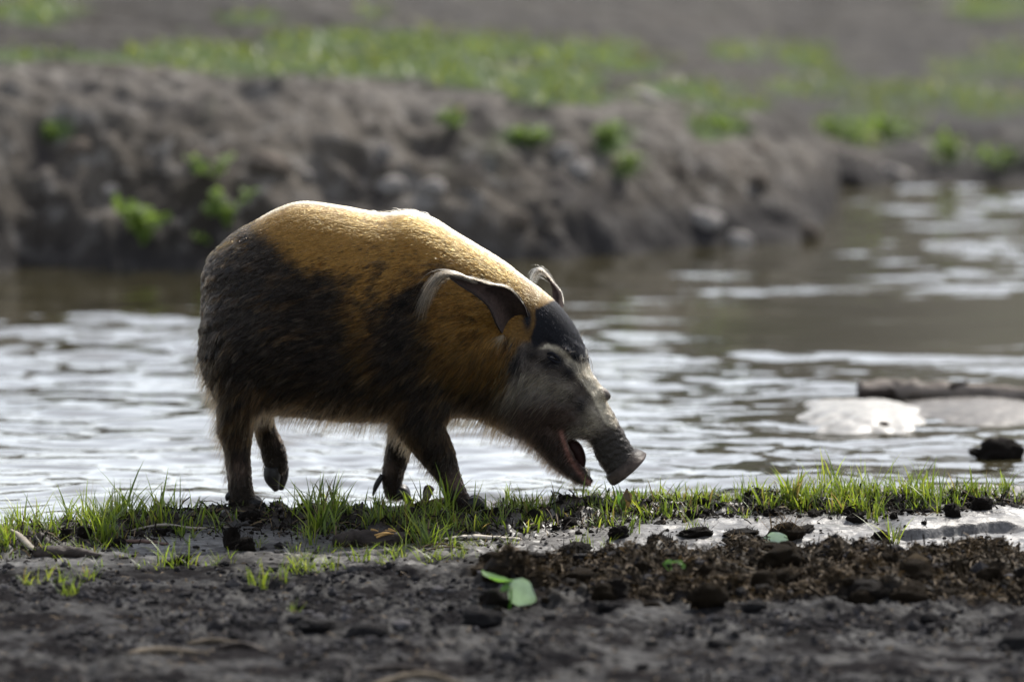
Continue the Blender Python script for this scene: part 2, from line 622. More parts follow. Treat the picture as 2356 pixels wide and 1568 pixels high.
PATCHES = [(80, 25, 110, 28, .9), (60, 128, 140, 12, .8), (250, 134, 120, 12, .8), (560, 40, 90, 18, .6), (440, 130, 160, 26, .9), (560, 155, 160, 22, .8), (760, 100, 160, 24, .8),
           (900, 150, 240, 26, 1.1), (1000, 105, 220, 30, .9), (1180, 185, 210, 26, 1.1), (1280, 225, 110, 16, 1.0), (1300, 120, 190, 26, .9), (850, 30, 70, 14, .5),
           (1460, 150, 100, 20, .7), (1580, 205, 140, 18, .9), (1700, 240, 120, 14, .8), (1690, 120, 80, 20, .7), (1860, 135, 80, 26, .8), (1900, 205, 180, 22, .7),
           (2000, 290, 120, 36, 1.1), (2100, 220, 200, 28, .8), (2260, 245, 100, 34, .8), (2190, 350, 60, 30, 1.0), (2300, 370, 70, 26, .9), (2300, 20, 120, 24, .8), (2230, 160, 120, 20, .6),
           (1660, 290, 70, 28, .9), (1410, 320, 40, 40, .8), (1440, 390, 50, 30, .6), (1220, 310, 60, 24, .6), (1040, 270, 34, 16, .9), (130, 300, 34, 20, .9), (2340, 150, 60, 60, .5)]


def grass_mask(u, v, p2):
    g = 0
    for cu, cv, su, sv, a in PATCHES:
        g = np.maximum(g, a * gauss(u, v, cu, cv, su, sv))
    return sstep(.17, .5, g + .38 * fbm(p2 * np.array([5, 2.2]), 3, 101))


gmask = grass_mask(U_, V_, np.stack([X, Y], -1)) * (Y > 4) * (Z > 0)
gmask = np.where(Y > 24, .5 * sstep(-.2, .3, fbm(np.stack([X, Y], -1) * .25, 3, 103)), gmask)
fm = mesh_np('far_bank', np.stack([X, Y, Z], -1).reshape(-1, 3), grid_faces(len(ys), len(xs)))
attr_f(fm, 'grass', gmask * .85)
attr_f(fm, 'dry', np.exp(-((D_ - WID * .85 + .25 * fbm(p * 3, 3, 107)) / .28) ** 2) * (X < 1.2))
attr_f(fm, 'plain', sstep(.15, .8, D_ - WID))
attr_f(fm, 'wet', np.clip(1 - sstep(-.02, .20, Z + .12 * fbm(p * 3.2, 4, 105)), 0, 1) * .85)  # damp bank foot; its ragged edge also paints in shaded hollows
far = link('far_bank', fm, FAR)
far['kind'] = 'structure'


def fz(x, y):
    return float(far_height(np.array([x]), np.array([y]))[0][0])


def far_hit(u, v):
    """where the line of sight (u, v) meets the far bank"""
    d = ray(u, v)
    ts = np.linspace(16.5, 30, 900) / d[1] * 1.0
    pts = CAM + d * ts[:, None]
    z = far_height(pts[:, 0], pts[:, 1])[0]
    k = np.nonzero(pts[:, 2] < z)[0]
    return pts[k[0]] if len(k) else pts[-1]


# ------------------------------------------------------------------ grass blades
def blades(root, height, width, lean, azim, bend, colour, nseg=4, twist=None):
    """ribbons: all arguments are arrays over blades; returns V, F, colour per vertex"""
    n = len(root)
    t = np.linspace(0, 1, nseg + 1)
    d = np.stack([np.cos(azim), np.sin(azim), np.zeros(n)], -1)
    out = (lean[:, None] * t + bend[:, None] * t ** 2.2) * height[:, None]
    up = height[:, None] * t * (1 - .35 * np.clip(bend, 0, 2)[:, None] * t ** 2)
    c = root[:, None] + d[:, None] * out[..., None] + np.array([0, 0, 1.0]) * up[..., None]
    a2 = azim + np.pi / 2 + (twist if twist is not None else 0)
    s = np.stack([np.cos(a2), np.sin(a2), np.zeros(n)], -1)
    w = width[:, None] * (1 - t ** 1.6)[None] * .5 * (0.75 + .5 * np.sin(t * 2.2))[None]
    L = c - s[:, None] * w[..., None]
    R = c + s[:, None] * w[..., None]
    V = np.stack([L, R], 2).reshape(-1, 3)
    base = np.arange(n)[:, None] * (nseg + 1) * 2
    k = np.arange(nseg)[None] * 2
    F = np.stack([base + k, base + k + 1, base + k + 3, base + k + 2], -1).reshape(-1, 4)
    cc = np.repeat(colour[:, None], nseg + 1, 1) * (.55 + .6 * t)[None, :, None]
    cc = np.repeat(cc, 2, 1).reshape(-1, 3)
    return V, F, cc


GREENS = np.array([[.105, .16, .018], [.135, .195, .024], [.17, .23, .032], [.06, .10, .018], [.2, .24, .038], [.14, .115, .05]])


def grass_object(name, roots, h, w, lean, bend, parent=None, nseg=4, dry=.04, tint=None):
    n = len(roots)
    k = rng.choice(6, n, p=[.27, .27, .2 - dry, .14, .12, dry])
    colr = GREENS[k] * rng.uniform(.75, 1.25, (n, 1))
    if tint is not None:
        colr = colr * tint
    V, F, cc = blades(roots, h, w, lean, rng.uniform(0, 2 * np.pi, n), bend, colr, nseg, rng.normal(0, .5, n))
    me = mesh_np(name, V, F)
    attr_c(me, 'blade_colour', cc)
    return link(name, me, GRASS, parent)


def strip_roots(n):
    u = rng.uniform(-80, 2440, n)
    v = np.interp(u, GR_U, GR_V) + rng.normal(0, 1, n) * np.interp(u, GR_U, GR_S) * .72
    return u, v


GH_U = [0, 150, 230, 300, 420, 560, 640, 740, 900, 1020, 1130, 1300, 1450, 1620, 1780, 1900, 2000, 2100, 2200, 2290, 2356]
GH_H = [62, 60, 76, 66, 60, 44, 36, 66, 52, 56, 54, 46, 46, 42, 50, 64, 60, 70, 58, 38, 36]
GD = [.5, .45, .55, .5, .42, .35, .18, .45, .65, .6, .7, .75, .7, .85, .85, .95, .9, 1, .85, .5, .4]
tu, tv = strip_roots(900)
keep = rng.random(900) < np.interp(tu, GH_U, GD) * (.55 + .8 * (fbm(np.stack([tu * .02, tv * .05], -1), 3, 111) > .02))
tu, tv = tu[keep], tv[keep]
R_, Hh, Wd, Ln, Bd = [], [], [], [], []
for a, b in zip(tu, tv):
    g0 = G(a, b, 0.0)
    nb = random.randint(5, 15)
    if (510 < a < 620 or 1035 < a < 1125) and 1168 < b and random.random() < .75:
        continue
    hh = np.interp(a, GH_U, GH_H) / 1000 * (.7 + 1.0 * random.random() ** 2)
    r = rng.normal(0, .011, (nb, 2))
    xy = g0[:2] + r
    R_.append(xy)
    Hh.append(hh * rng.uniform(.45, 1.1, nb))
    Wd.append(rng.uniform(.002, .0052, nb))
    Ln.append(np.abs(rng.normal(.25, .25, nb)))
    Bd.append(np.abs(rng.normal(.25, .3, nb)))
# sprigs scattered over the silt in front
for _ in range(80):
    a = random.uniform(0, 1180)
    b = random.uniform(1246, 1302) if a > 350 else random.uniform(1262, 1300)
    g0 = G(a, b, 0.0)
    nb = random.randint(3, 8)
    R_.append(g0[:2] + rng.normal(0, .006, (nb, 2)))
    Hh.append(rng.uniform(.012, .036, nb))
    Wd.append(rng.uniform(.0016, .003, nb))
    Ln.append(np.abs(rng.normal(.4, .3, nb)))
    Bd.append(np.abs(rng.normal(.35, .3, nb)))
# low undergrowth
tu, tv = strip_roots(2600)
keep = rng.random(2600) < np.interp(tu, GH_U, GD) * .9
g0 = G(tu[keep], tv[keep], np.zeros(keep.sum()))
R_.append(g0[:, :2])
k = keep.sum()
Hh.append(rng.uniform(.012, .034, k))
Wd.append(rng.uniform(.0015, .003, k))
Ln.append(np.abs(rng.normal(.5, .4, k)))
Bd.append(np.abs(rng.normal(.5, .4, k)))
xy = np.concatenate(R_)
hz = ground_fields(xy[:, 0], xy[:, 1])[0]
ok = hz > -.06
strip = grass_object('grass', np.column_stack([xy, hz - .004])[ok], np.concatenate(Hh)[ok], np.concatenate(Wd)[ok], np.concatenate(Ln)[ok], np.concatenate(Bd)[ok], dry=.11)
strip['kind'] = 'stuff'
strip['label'] = 'short green grass growing in a strip along the water edge'
strip['category'] = 'grass'


def tuft(u, v, h_px, n, label, spread=.012, upright=.2, width=.0034, group=None, dry=.04, bend=.3, tint=None):
    g0 = G(float(u), float(v), 0.0)
    z = gz(g0[0], g0[1])
    loc = np.array([g0[0], g0[1], z])
    r = np.column_stack([rng.normal(0, spread, n), rng.normal(0, spread, n), np.zeros(n)])
    r[:, 2] = ground_fields(r[:, 0] + loc[0], r[:, 1] + loc[1])[0] - z - .004
    h = h_px / 1000 * rng.uniform(.45, 1.25, n)
    o = grass_object('grass_tuft', r, h, rng.uniform(.6, 1.2, n) * width, np.abs(rng.normal(upright, upright, n)), np.abs(rng.normal(bend, .2, n)), dry=dry, tint=tint)
    o.location = loc
    tag(o, label, 'grass', group)
    return o


TUFTS = [
    (236, 1246, 112, 40, 'tallest dense grass tuft left of the hog above the brown flat stick', .020, .16, .0048),
    (105, 1232, 92, 16, 'arching grass tuft behind the curved pale stem at left', .018, .3, .0042),
    (172, 1216, 90, 18, 'long bladed grass tuft standing against the water at left', .018, .25, .0045),
    (300, 1205, 105, 14, 'grass tuft with two broad blades left of the rear leg', .016, .25, .0062),
    (365, 1220, 115, 9, 'single tall blue-green blade cluster left of the standing rear hoof', .008, .12, .0065),
    (12, 1268, 92, 22, 'dark grass tuft cut by the left edge of the picture', .014, .25, .0045),
    (738, 1226, 128, 26, 'tall broad-bladed grass tuft below the belly of the hog', .012, .32, .006),
    (1030, 1196, 125, 12, 'tall wide grass blades crossing the front hoof of the hog', .010, .22, .007),
    (985, 1250, 70, 60, 'bright leafy grass tuft beside the splintered log', .024, .4, .004),
    (1920, 1148, 105, 14, 'tall thin grass blades rising above the right strip, nearer the snout', .010, .22, .0055),
    (2108, 1160, 108, 26, 'tallest grass tuft of the strip at the right', .016, .25, .0052),
    (2052, 1248, 66, 16, 'lone grass tuft on pale silt beside the black hollow', .008, .3, .0036),
    (408, 1292, 66, 22, 'sprawling grass tuft on a dark root clump at left', .022, .35, .0036),
    (592, 1352, 58, 22, 'fine blurred grass tuft low in front, left of the lush one', .012, .2, .003),
    (652, 1352, 60, 12, 'thin upright grass sprig in front of the lush small tuft', .007, .15, .003),
    (700, 1312, 48, 70, 'lush rounded small grass tuft on grey mud', .020, .4, .0026),
    (770, 1310, 60, 14, 'upright grass sprig on grey mud left of the dark log', .010, .2, .0034),
    (830, 1288, 46, 14, 'small forked grass tuft in front of the dark log', .012, .4, .004),
    (915, 1286, 44, 36, 'short spiky grass tuft in front of the splintered log end', .018, .45, .003),
    (1000, 1292, 40, 24, 'low grass tuft on mud left of the green leaf sprig', .016, .5, .003),
    (1070, 1290, 40, 20, 'low grass tuft on mud above the green leaf sprig', .014, .45, .003),
    (70, 1346, 44, 18, 'leftmost small grass tuft on bare mud', .010, .3, .003),
    (106, 1340, 50, 12, 'slim dark grass sprig second from left on bare mud', .008, .25, .003),
    (140, 1352, 50, 16, 'slim grass sprig third from left on bare mud', .008, .15, .003),
    (166, 1372, 54, 20, 'nearest small grass tuft on bare mud at lower left', .010, .22, .003),
    (202, 1330, 42, 32, 'compact grass tuft with a dark base on bare mud at left', .012, .4, .003),
    (100, 1276, 44, 14, 'small grass tuft left of the dark driftwood log', .010, .3, .003),
    (182, 1272, 44, 12, 'small grass tuft in front of the dark driftwood log', .008, .3, .003),
    (1398, 1268, 42, 10, 'small grass sprig on pale silt above the dung', .008, .25, .003),
    (1340, 1262, 40, 20, 'low grass tuft on a black clump at the dung edge', .012, .4, .003),
    (1600, 1228, 46, 18, 'grass tuft on a rotten root lying on pale silt', .014, .35, .003),
    (1440, 1236, 60, 22, 'grass tuft on a dark root at the edge of pale silt', .012, .3, .0034),
    (672, 1422, 34, 10, 'tiny blurred grass sprig in the dark foreground mud', .006, .25, .003),
]
for a in TUFTS:
    tuft(*a)
# ------------------------------------------------------------------ the river hog
def loft(stations, n=40, ns=28, expo=2.25):
    """rows: top u, top v, bottom u, bottom v, half width, y centre, belly factor"""
    S = catmull(np.array(stations, float), n)
    th = np.arange(ns) / ns * 2 * np.pi
    ct, st = np.cos(th), np.sin(th)
    e = 2 / expo
    cs = np.sign(ct) * np.abs(ct) ** e
    ss = np.sign(st) * np.abs(st) ** e
    rows = []
    for tu_, tv_, bu, bv, w, yc, k in S:
        a, b = W(tu_, tv_, yc), W(bu, bv, yc)
        c, hv = (a + b) / 2, (a - b) / 2
        wid = max(w, .002) * (1 - k * cs)
        rows.append(c + hv * cs[:, None] + np.array([0, 1.0, 0]) * (ss * wid)[:, None])
    V = np.array(rows).reshape(-1, 3)
    m = len(S)
    F = [grid_faces(m, ns, True)]
    V = np.concatenate([V, V[:ns].mean(0)[None], V[(m - 1) * ns:m * ns].mean(0)[None]])
    k = np.arange(ns)
    F.append(np.stack([k, np.full(ns, m * ns), (k + 1) % ns], -1))
    F.append(np.stack([(m - 1) * ns + k, (m - 1) * ns + (k + 1) % ns, np.full(ns, m * ns + 1)], -1))
    return V, F


def leg(rows, n=30, ns=18):
    """rows: v, left u, right u, y centre, half depth"""
    S = catmull(np.array(rows, float), n)
    th = np.arange(ns) / ns * 2 * np.pi
    out = []
    for v, l, r, y, hd in S:
        a, b = W(l, v, y), W(r, v, y)
        c, hx = (a + b) / 2, (b - a) / 2
        out.append(c + hx * np.cos(th)[:, None] + np.array([0, 1.0, 0]) * (np.sin(th) * hd)[:, None])
    V = np.array(out).reshape(-1, 3)
    m = len(S)
    V = np.concatenate([V, V[:ns].mean(0)[None], V[(m - 1) * ns:m * ns].mean(0)[None]])
    k = np.arange(ns)
    F = [grid_faces(m, ns, True), np.stack([k, np.full(ns, m * ns), (k + 1) % ns], -1),
         np.stack([(m - 1) * ns + k, (m - 1) * ns + (k + 1) % ns, np.full(ns, m * ns + 1)], -1)]
    return V, F


def blob(u, v, y, ru, rv, ry, tilt=0, sub=4):
    """ellipsoid, radii in millimetres, tilted in the picture plane (degrees, clockwise)"""
    V, F = ico(sub)
    a = math.radians(tilt)
    q = V * np.array([ru, ry, rv]) / 1000
    x = q[:, 0] * math.cos(a) + q[:, 2] * math.sin(a)
    z = -q[:, 0] * math.sin(a) + q[:, 2] * math.cos(a)
    return W(float(u), float(v), y) + np.column_stack([x, q[:, 1], z]), [F]


YN, YF = -.088, .088
parts = []
# trunk
parts.append(loft([
    (466, 640, 468, 745, .045, 0, 0), (474, 606, 480, 800, .085, 0, 0), (498, 572, 505, 880, .125, 0, .03), (535, 538, 540, 922, .148, 0, .06),
    (580, 511, 585, 935, .160, 0, .08), (640, 478, 640, 938, .168, 0, .10), (700, 463, 700, 941, .172, 0, .12), (790, 474, 790, 948, .178, 0, .13),
    (885, 491, 880, 950, .176, 0, .12), (950, 486, 945, 950, .170, 0, .12), (1000, 503, 990, 950, .165, 0, .12), (1050, 534, 1035, 944, .158, 0, .12),
    (1105, 567, 1075, 942, .150, 0, .10), (1160, 601, 1110, 950, .138, 0, .08), (1205, 636, 1140, 962, .124, 0, .05), (1250, 668, 1165, 978, .108, 0, .02)], 70, 36))
# head down to the mouth corner
parts.append(loft([
    (1150, 600, 1100, 930, .115, 0, 0), (1205, 640, 1140, 962, .118, 0, 0), (1262, 678, 1172, 985, .106, 0, -.02), (1300, 716, 1203, 1000, .098, 0, -.04), (1328, 757, 1232, 1014, .092, 0, -.05),
    (1347, 800, 1258, 1020, .084, 0, 0), (1357, 838, 1280, 1016, .074, 0, .1), (1372, 872, 1300, 1010, .066, 0, .1), (1390, 905, 1324, 1004, .060, 0, .05),
    (1406, 938, 1344, 1008, .056, 0, .0), (1421, 967, 1358, 1016, .053, 0, 0), (1436, 995, 1369, 1046, .050, 0, 0), (1451, 1022, 1385, 1075, .049, 0, 0), (1461, 1036, 1397, 1091, .050, 0, 0),
    (1470, 1042, 1404, 1099, .052, 0, 0), (1474, 1049, 1412, 1102, .050, 0, 0), (1474, 1052, 1418, 1102, .044, 0, 0)], 80, 32, 2.15))
# lower jaw
parts.append(loft([
    (1262, 930, 1180, 985, .070, 0, 0), (1290, 975, 1212, 1004, .066, 0, 0), (1296, 1012, 1240, 1032, .056, 0, 0), (1304, 1036, 1268, 1064, .047, 0, 0),
    (1320, 1064, 1296, 1088, .038, 0, 0), (1342, 1094, 1326, 1106, .030, 0, 0), (1356, 1110, 1350, 1116, .022, 0, 0), (1362, 1116, 1360, 1119, .010, 0, 0)], 36, 24))
# lips of the lower jaw: two raised rims
for s in (-1, 1):
    path = np.array([W(1296, 1000, s * .052), W(1304, 1030, s * .045), W(1322, 1060, s * .036), W(1346, 1088, s * .026), W(1361, 1108, s * .010)])
    parts.append(tube(path, [.009, .008, .0075, .007, .006], 10, nseg=16))
# masses: thighs, shoulders, jowls, brows, cheek warts
for s in (-1, 1):
    parts.append(blob(560, 770, s * .085, 100, 160, 75, 8))
    parts.append(blob(560, 880, s * .090, 62, 80, 52, 0))
    parts.append(blob(965, 800, s * .085, 100, 160, 82, -6))
    parts.append(blob(975, 915, s * .090, 70, 70, 52, -10))
    parts.append(blob(1130, 800, s * .075, 90, 120, 66, -30))
    parts.append(blob(1225, 905, s * .062, 62, 72, 42, -40))
    parts.append(blob(1283, 800, s * .072, 40, 16, 20, 30))
    parts.append(blob(1340, 925, s * .046, 20, 40, 18, -30))
    parts.append(blob(1392, 906, s * .030, 9, 16, 15, -40))
# legs
parts.append(leg([(840, 495, 640, YN, .06), (900, 498, 612, YN - .004, .052), (950, 500, 590, YN - .004, .042), (985, 501, 582, YN, .036), (1015, 512, 578, YN, .031), (1050, 518, 576, YN, .028),
                  (1085, 523, 578, YN, .027), (1120, 525, 582, YN, .029), (1148, 526, 590, YN, .031), (1168, 528, 596, YN, .032)]))
parts.append(leg([(850, 530, 660, YF, .06), (910, 560, 640, YF, .048), (950, 582, 630, YF, .038), (980, 585, 634, YF, .033), (1005, 590, 646, YF, .029), (1030, 598, 657, YF, .027),
                  (1055, 603, 662, YF, .027), (1076, 610, 662, YF, .029), (1090, 614, 658, YF, .028)]))
parts.append(leg([(850, 890, 1055, YN, .062), (920, 898, 1032, YN - .006, .056), (965, 908, 1022, YN - .008, .048), (1005, 930, 1034, YN - .006, .040), (1040, 956, 1047, YN, .034), (1070, 982, 1054, YN, .030),
                  (1100, 1006, 1063, YN, .029), (1130, 1022, 1074, YN, .031), (1158, 1034, 1090, YN, .034), (1176, 1042, 1104, YN, .034)]))
parts.append(leg([(850, 880, 1000, YF, .06), (920, 890, 985, YF, .050), (970, 893, 965, YF, .042), (1010, 891, 952, YF, .035), (1045, 885, 944, YF, .030), (1075, 880, 935, YF, .028),
                  (1100, 878, 927, YF, .028), (1128, 883, 927, YF, .029), (1146, 888, 934, YF, .030)]))
V, F = merge(parts)
tmp = link('tmp', mesh_np('tmp', V, F))
mod = tmp.modifiers.new('r', 'REMESH')
mod.mode = 'VOXEL'
mod.voxel_size = .0048
mod = tmp.modifiers.new('s', 'SMOOTH')
mod.iterations = 7
mod.factor = .5
dg = bpy.context.evaluated_depsgraph_get()
body_me = bpy.data.meshes.new_from_object(tmp.evaluated_get(dg))
bpy.data.objects.remove(tmp)
body_me.name = 'hog_body'
nv = len(body_me.vertices)
BV = np.empty(nv * 3, np.float32)
body_me.vertices.foreach_get('co', BV)
BV = BV.reshape(-1, 3).astype(float)
BN = np.empty(nv * 3, np.float32)
body_me.vertices.foreach_get('normal', BN)
BN = BN.reshape(-1, 3).astype(float)
# mud caked into the coat: low ridges running with the hair on rump and flank, folds on the face
bu_, bv_ = UV(BV)
rid = fbm(np.column_stack([(bu_ * .35 + bv_ * .95) * .055, (bu_ * .95 - bv_ * .35) * .016, BV[:, 1] * 20]), 3, 201)
wgt = (1 - sstep(600, 760, bu_)) * sstep(540, 600, bv_) * (1 - sstep(880, 950, bv_)) + .35 * sstep(640, 700, bv_) * (1 - sstep(920, 960, bv_)) * (bu_ < 1100) * (bu_ > 500)
BV = BV + BN * (.0042 * rid * wgt)[:, None]
snw = sstep(0, 40, (bu_ - 1340) * .7 + (bv_ - 975) * .7)
BV = BV + BN * (.0034 * fbm(BV * np.array([80, 80, 150]), 3, 203) * snw)[:, None]
# loose folds of the face: creases that run from the brow and mouth corner back over the cheek
fcw = sstep(1185, 1225, bu_) * (1 - snw) * sstep(760, 800, bv_)
crease = np.sin((bu_ * .55 - bv_ * .83) * .13 + 2.2 * fbm(BV * 16, 2, 205))
BV = BV + BN * ((.0016 * np.sign(crease) * np.abs(crease) ** .6 + .0030 * fbm(BV * 42, 3, 207)) * fcw)[:, None]
body_me.vertices.foreach_set('co', BV.astype(np.float32).ravel())
body_me.update()


def poly_sd(u, v, pts):
    """signed distance to a polygon, positive inside"""
    pts = np.array(pts, float)
    d = np.full(u.shape, 1e9)
    ins = np.zeros(u.shape, bool)
    for i in range(len(pts)):
        a, b = pts[i], pts[(i + 1) % len(pts)]
        e = b - a
        wx, wy = u - a[0], v - a[1]
        t = np.clip((wx * e[0] + wy * e[1]) / (e @ e), 0, 1)
        d = np.minimum(d, (wx - e[0] * t) ** 2 + (wy - e[1] * t) ** 2)
        c = ((a[1] > v) != (b[1] > v)) & (u < (b[0] - a[0]) * (v - a[1]) / (b[1] - a[1] + 1e-9) + a[0])
        ins ^= c
    return np.where(ins, 1, -1) * np.sqrt(d)


ORANGE, WETMUD, BLACKF = np.array([.225, .119, .030]), np.array([.0165, .0118, .0082]), np.array([.006, .006, .008])
UMBER, PALEF, GREYF, SNOUT, PINK = np.array([.085, .046, .017]), np.array([.46, .40, .30]), np.array([.07, .057, .048]), np.array([.036, .031, .027]), np.array([.17, .115, .09])


def coat(P, hair=False):
    """coat colour at places P on the hog"""
    y = P[:, 1]
    Q = P.copy()
    u, v = UV(np.column_stack([P[:, 0], np.zeros(len(P)), P[:, 2]]))
    n1 = fbm(P * 28, 4, 211)
    n2 = fbm(P * 75, 3, 213)
    n3 = fbm(np.column_stack([(u * .3 + v) * .10, (u - v * .3) * .02, y * 30]), 3, 215)
    if hair:
        j = rng.normal(0, 1, len(P)) * np.where(u < 1180, 1.0, .3)
        u, v = u + j * 9, v + j * 3 + rng.normal(0, 1, len(P)) * np.where(u < 1180, 6, 1.5)
    du, dv = u + n1 * 34 + n3 * 16, v + n1 * 26 + n3 * 20
    c = np.repeat(ORANGE[None], len(P), 0)

    def put(c, mask, col):
        return c * (1 - mask[:, None]) + col * mask[:, None]

    # pale back line, with its painted sun rim, follows further down
    # dark mud on rump and flank
    m1 = sstep(-26, 24, poly_sd(du, dv, [(380, 620), (520, 545), (578, 512), (612, 538), (650, 552), (672, 585), (705, 602), (765, 604), (792, 640), (800, 720), (818, 790), (850, 840), (905, 862), (1000, 890), (1100, 905), (1170, 930), (1170, 1250), (380, 1250)]))
    m2 = sstep(-30, 26, poly_sd(du, dv, [(846, 790), (852, 735), (875, 690), (905, 655), (950, 625), (1000, 600), (1032, 592), (1020, 625), (985, 668), (970, 720), (985, 790), (1000, 850), (1060, 890), (1000, 920), (900, 890)]))
    m3 = .7 * sstep(-10, 10, poly_sd(du, dv, [(868, 570), (882, 575), (866, 650), (850, 690), (840, 660)]))
    m4 = .65 * sstep(-10, 10, poly_sd(du, dv, [(745, 600), (800, 600), (860, 640), (850, 700), (820, 700), (800, 650)])) * (n3 > -.1)
    mud = np.maximum(np.maximum(m1, m2), np.maximum(m3, m4))
    if hair:
        mud = sstep(.15, .85, mud + rng.normal(0, .28, len(P)) * (mud > .02) * (mud < .995) + rng.normal(0, .10, len(P)))
    mudc = WETMUD * (1 + .5 * n2[:, None]) + UMBER * np.clip(n3 * 1.1 - .2 + sstep(800, 930, v) * .4, 0, 1)[:, None]
    c = c * (1 - .70 * sstep(560, 830, v + n1 * 30 - 60 * sstep(960, 1100, u)) * (u < 1240))[:, None]  # orange darkened downwards, shading of the lower side put into the coat
    n4 = fbm(np.column_stack([(u * .28 + v * .96) * .16, (u * .96 - v * .28) * .045, y * 40]), 3, 217)
    spk = (n4 > .40) & (v > 545) & (u < 1130)
    c = np.where(spk[:, None], c * .35, c)
    c = c * (1 - mud[:, None]) + mudc * mud[:, None]
    # neck towards the throat
    thr = sstep(-14, 14, poly_sd(du, dv, [(985, 840), (1060, 878), (1120, 868), (1180, 900), (1240, 1010), (1180, 1060), (985, 1000)]))
    c = c * (1 - thr[:, None]) + (WETMUD * .8 + UMBER * np.clip(n3 + .1, 0, .6)[:, None]) * thr[:, None]
    # legs
    legm = sstep(1000, 1030, v + n1 * 14) * (u < 1130)
    c = c * (1 - legm[:, None]) + (WETMUD * .95) * legm[:, None]
    ank = .7 * gauss(u, v, 1052, 1090, 22, 20) + .45 * gauss(u, v, 555, 1058, 20, 26) * (y < 0) + .35 * gauss(u, v, 895, 1085, 14, 16) + .25 * gauss(u, v, 640, 1020, 16, 14)
    c = c * (1 - np.clip(ank, 0, 1)[:, None]) + PINK * .9 * np.clip(ank, 0, 1)[:, None]
    # face
    face = sstep(-6, 6, poly_sd(u + n1 * 10, v + n1 * 10, [(1172, 800), (1205, 770), (1232, 775), (1290, 760), (1420, 800), (1600, 1000), (1500, 1160), (1340, 1160), (1225, 1030), (1180, 985), (1165, 930), (1176, 870)]))
    grey = GREYF * (1 + .5 * n2[:, None])
    c = c * (1 - face[:, None]) + grey * face[:, None]
    brown = sstep(-14, 14, poly_sd(du, dv, [(1190, 925), (1270, 905), (1330, 940), (1300, 1000), (1330, 1090), (1260, 1060), (1200, 1000)]))
    c = put(c, brown * .75, np.array([.045, .028, .022]))
    jaw = sstep(-12, 12, poly_sd(du, dv, [(1180, 985), (1240, 985), (1290, 1010), (1320, 1070), (1370, 1115), (1340, 1140), (1220, 1080)]))
    c = put(c, jaw * .8, np.array([.022, .0155, .0125]))
    pale = np.maximum.reduce([gauss(u, v, 1225, 862, 38, 20) * .30, gauss(u, v, 1180, 890, 24, 20) * .2, gauss(u, v, 1285, 880, 34, 20) * .22,
                              sstep(-3, 4, poly_sd(u + n2 * 4, v + n2 * 4, [(1236, 790), (1262, 780), (1282, 786), (1302, 800), (1330, 828), (1350, 826), (1362, 846), (1385, 885), (1404, 935), (1424, 975), (1412, 985), (1385, 960), (1362, 905), (1336, 870), (1302, 830), (1290, 806), (1265, 792)])),
                              gauss(u, v, 1368, 950, 26, 32) * .5, gauss(u, v, 1345, 985, 26, 14) * .35])
    c = put(c, np.clip(pale * (.85 + .5 * n2), 0, 1), PALEF)
    dk = np.maximum.reduce([gauss(u, v, 1188, 815, 15, 26), gauss(u, v, 1272, 822, 34, 20) * .95, gauss(u, v, 1310, 842, 24, 24) * .9, gauss(u, v, 1335, 925, 15, 22) * .8, gauss(u, v, 1222, 800, 24, 14) * .7, gauss(u, v, 1214, 722, 11, 30) * 1.2, gauss(u, v, 1172, 772, 12, 12)])
    c = put(c, np.clip(dk, 0, 1), BLACKF * 1.3)
    cap = sstep(-4, 4, poly_sd(u + n2 * 5, v + n2 * 5, [(1230, 700), (1262, 690), (1300, 684), (1400, 760), (1380, 830), (1352, 838), (1338, 812), (1322, 826), (1305, 800), (1284, 783), (1255, 777), (1226, 786), (1220, 760), (1232, 735)]))
    c = put(c, cap, BLACKF)
    # white dorsal crest, painted wide and bright to add to the sunlit rim
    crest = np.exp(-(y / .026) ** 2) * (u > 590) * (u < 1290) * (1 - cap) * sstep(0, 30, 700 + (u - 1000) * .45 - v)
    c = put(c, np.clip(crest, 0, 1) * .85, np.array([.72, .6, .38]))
    # white crest end just behind the cap, painted with the same sunlit rim
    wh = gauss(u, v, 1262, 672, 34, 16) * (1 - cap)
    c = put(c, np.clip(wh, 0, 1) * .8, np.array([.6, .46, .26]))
    sn = sstep(-26, 20, poly_sd(u + n1 * 30, v + n1 * 30, [(1440, 985), (1520, 1040), (1420, 1140), (1380, 1090), (1340, 1015), (1392, 1000), (1412, 978)]))
    c = put(c, sn, SNOUT)
    disc = sstep(-3, 3, poly_sd(u, v, [(1464, 1046), (1500, 1040), (1430, 1125), (1402, 1106)]))
    c = put(c, disc, np.array([.095, .07, .056]))
    lip = np.exp(-(poly_sd(u, v, [(1290, 985), (1300, 1020), (1312, 1052), (1340, 1090), (1362, 1116), (1341, 1091), (1313, 1053), (1301, 1021)]) / 5.0) ** 2)
    c = put(c, np.clip(lip * 1.1, 0, 1), np.array([.26, .13, .105]))
    inm = gauss(u, v, 1334, 1050, 13, 24)
    c = put(c, np.clip(inm * 1.2, 0, 1), np.array([.035, .014, .012]))
    if hair:
        c = c * np.exp(rng.normal(0, 1, (len(P), 1)) * np.where(u > 1190, .6, np.where(c.mean(1) < .06, .5, .48))[:, None])
    return np.clip(c, .004, .9)


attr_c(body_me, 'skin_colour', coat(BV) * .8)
body_me.materials.clear()
base = W(790, 1170, 0.0)
hog = empty('river_hog', (base[0], 0.0, 0.0))
tag(hog, 'ginger river hog coated in dark mud, walking head down along the grassy water edge', 'hog')
OFF = np.array([base[0], 0.0, 0.0])


def hog_part(name, data, mat, parent=None):
    """parts are written in place coordinates; shift them to the hog's own origin"""
    o = link(name, data, mat, parent or hog)
    if parent is None:
        o.location = tuple(-OFF)
    return o


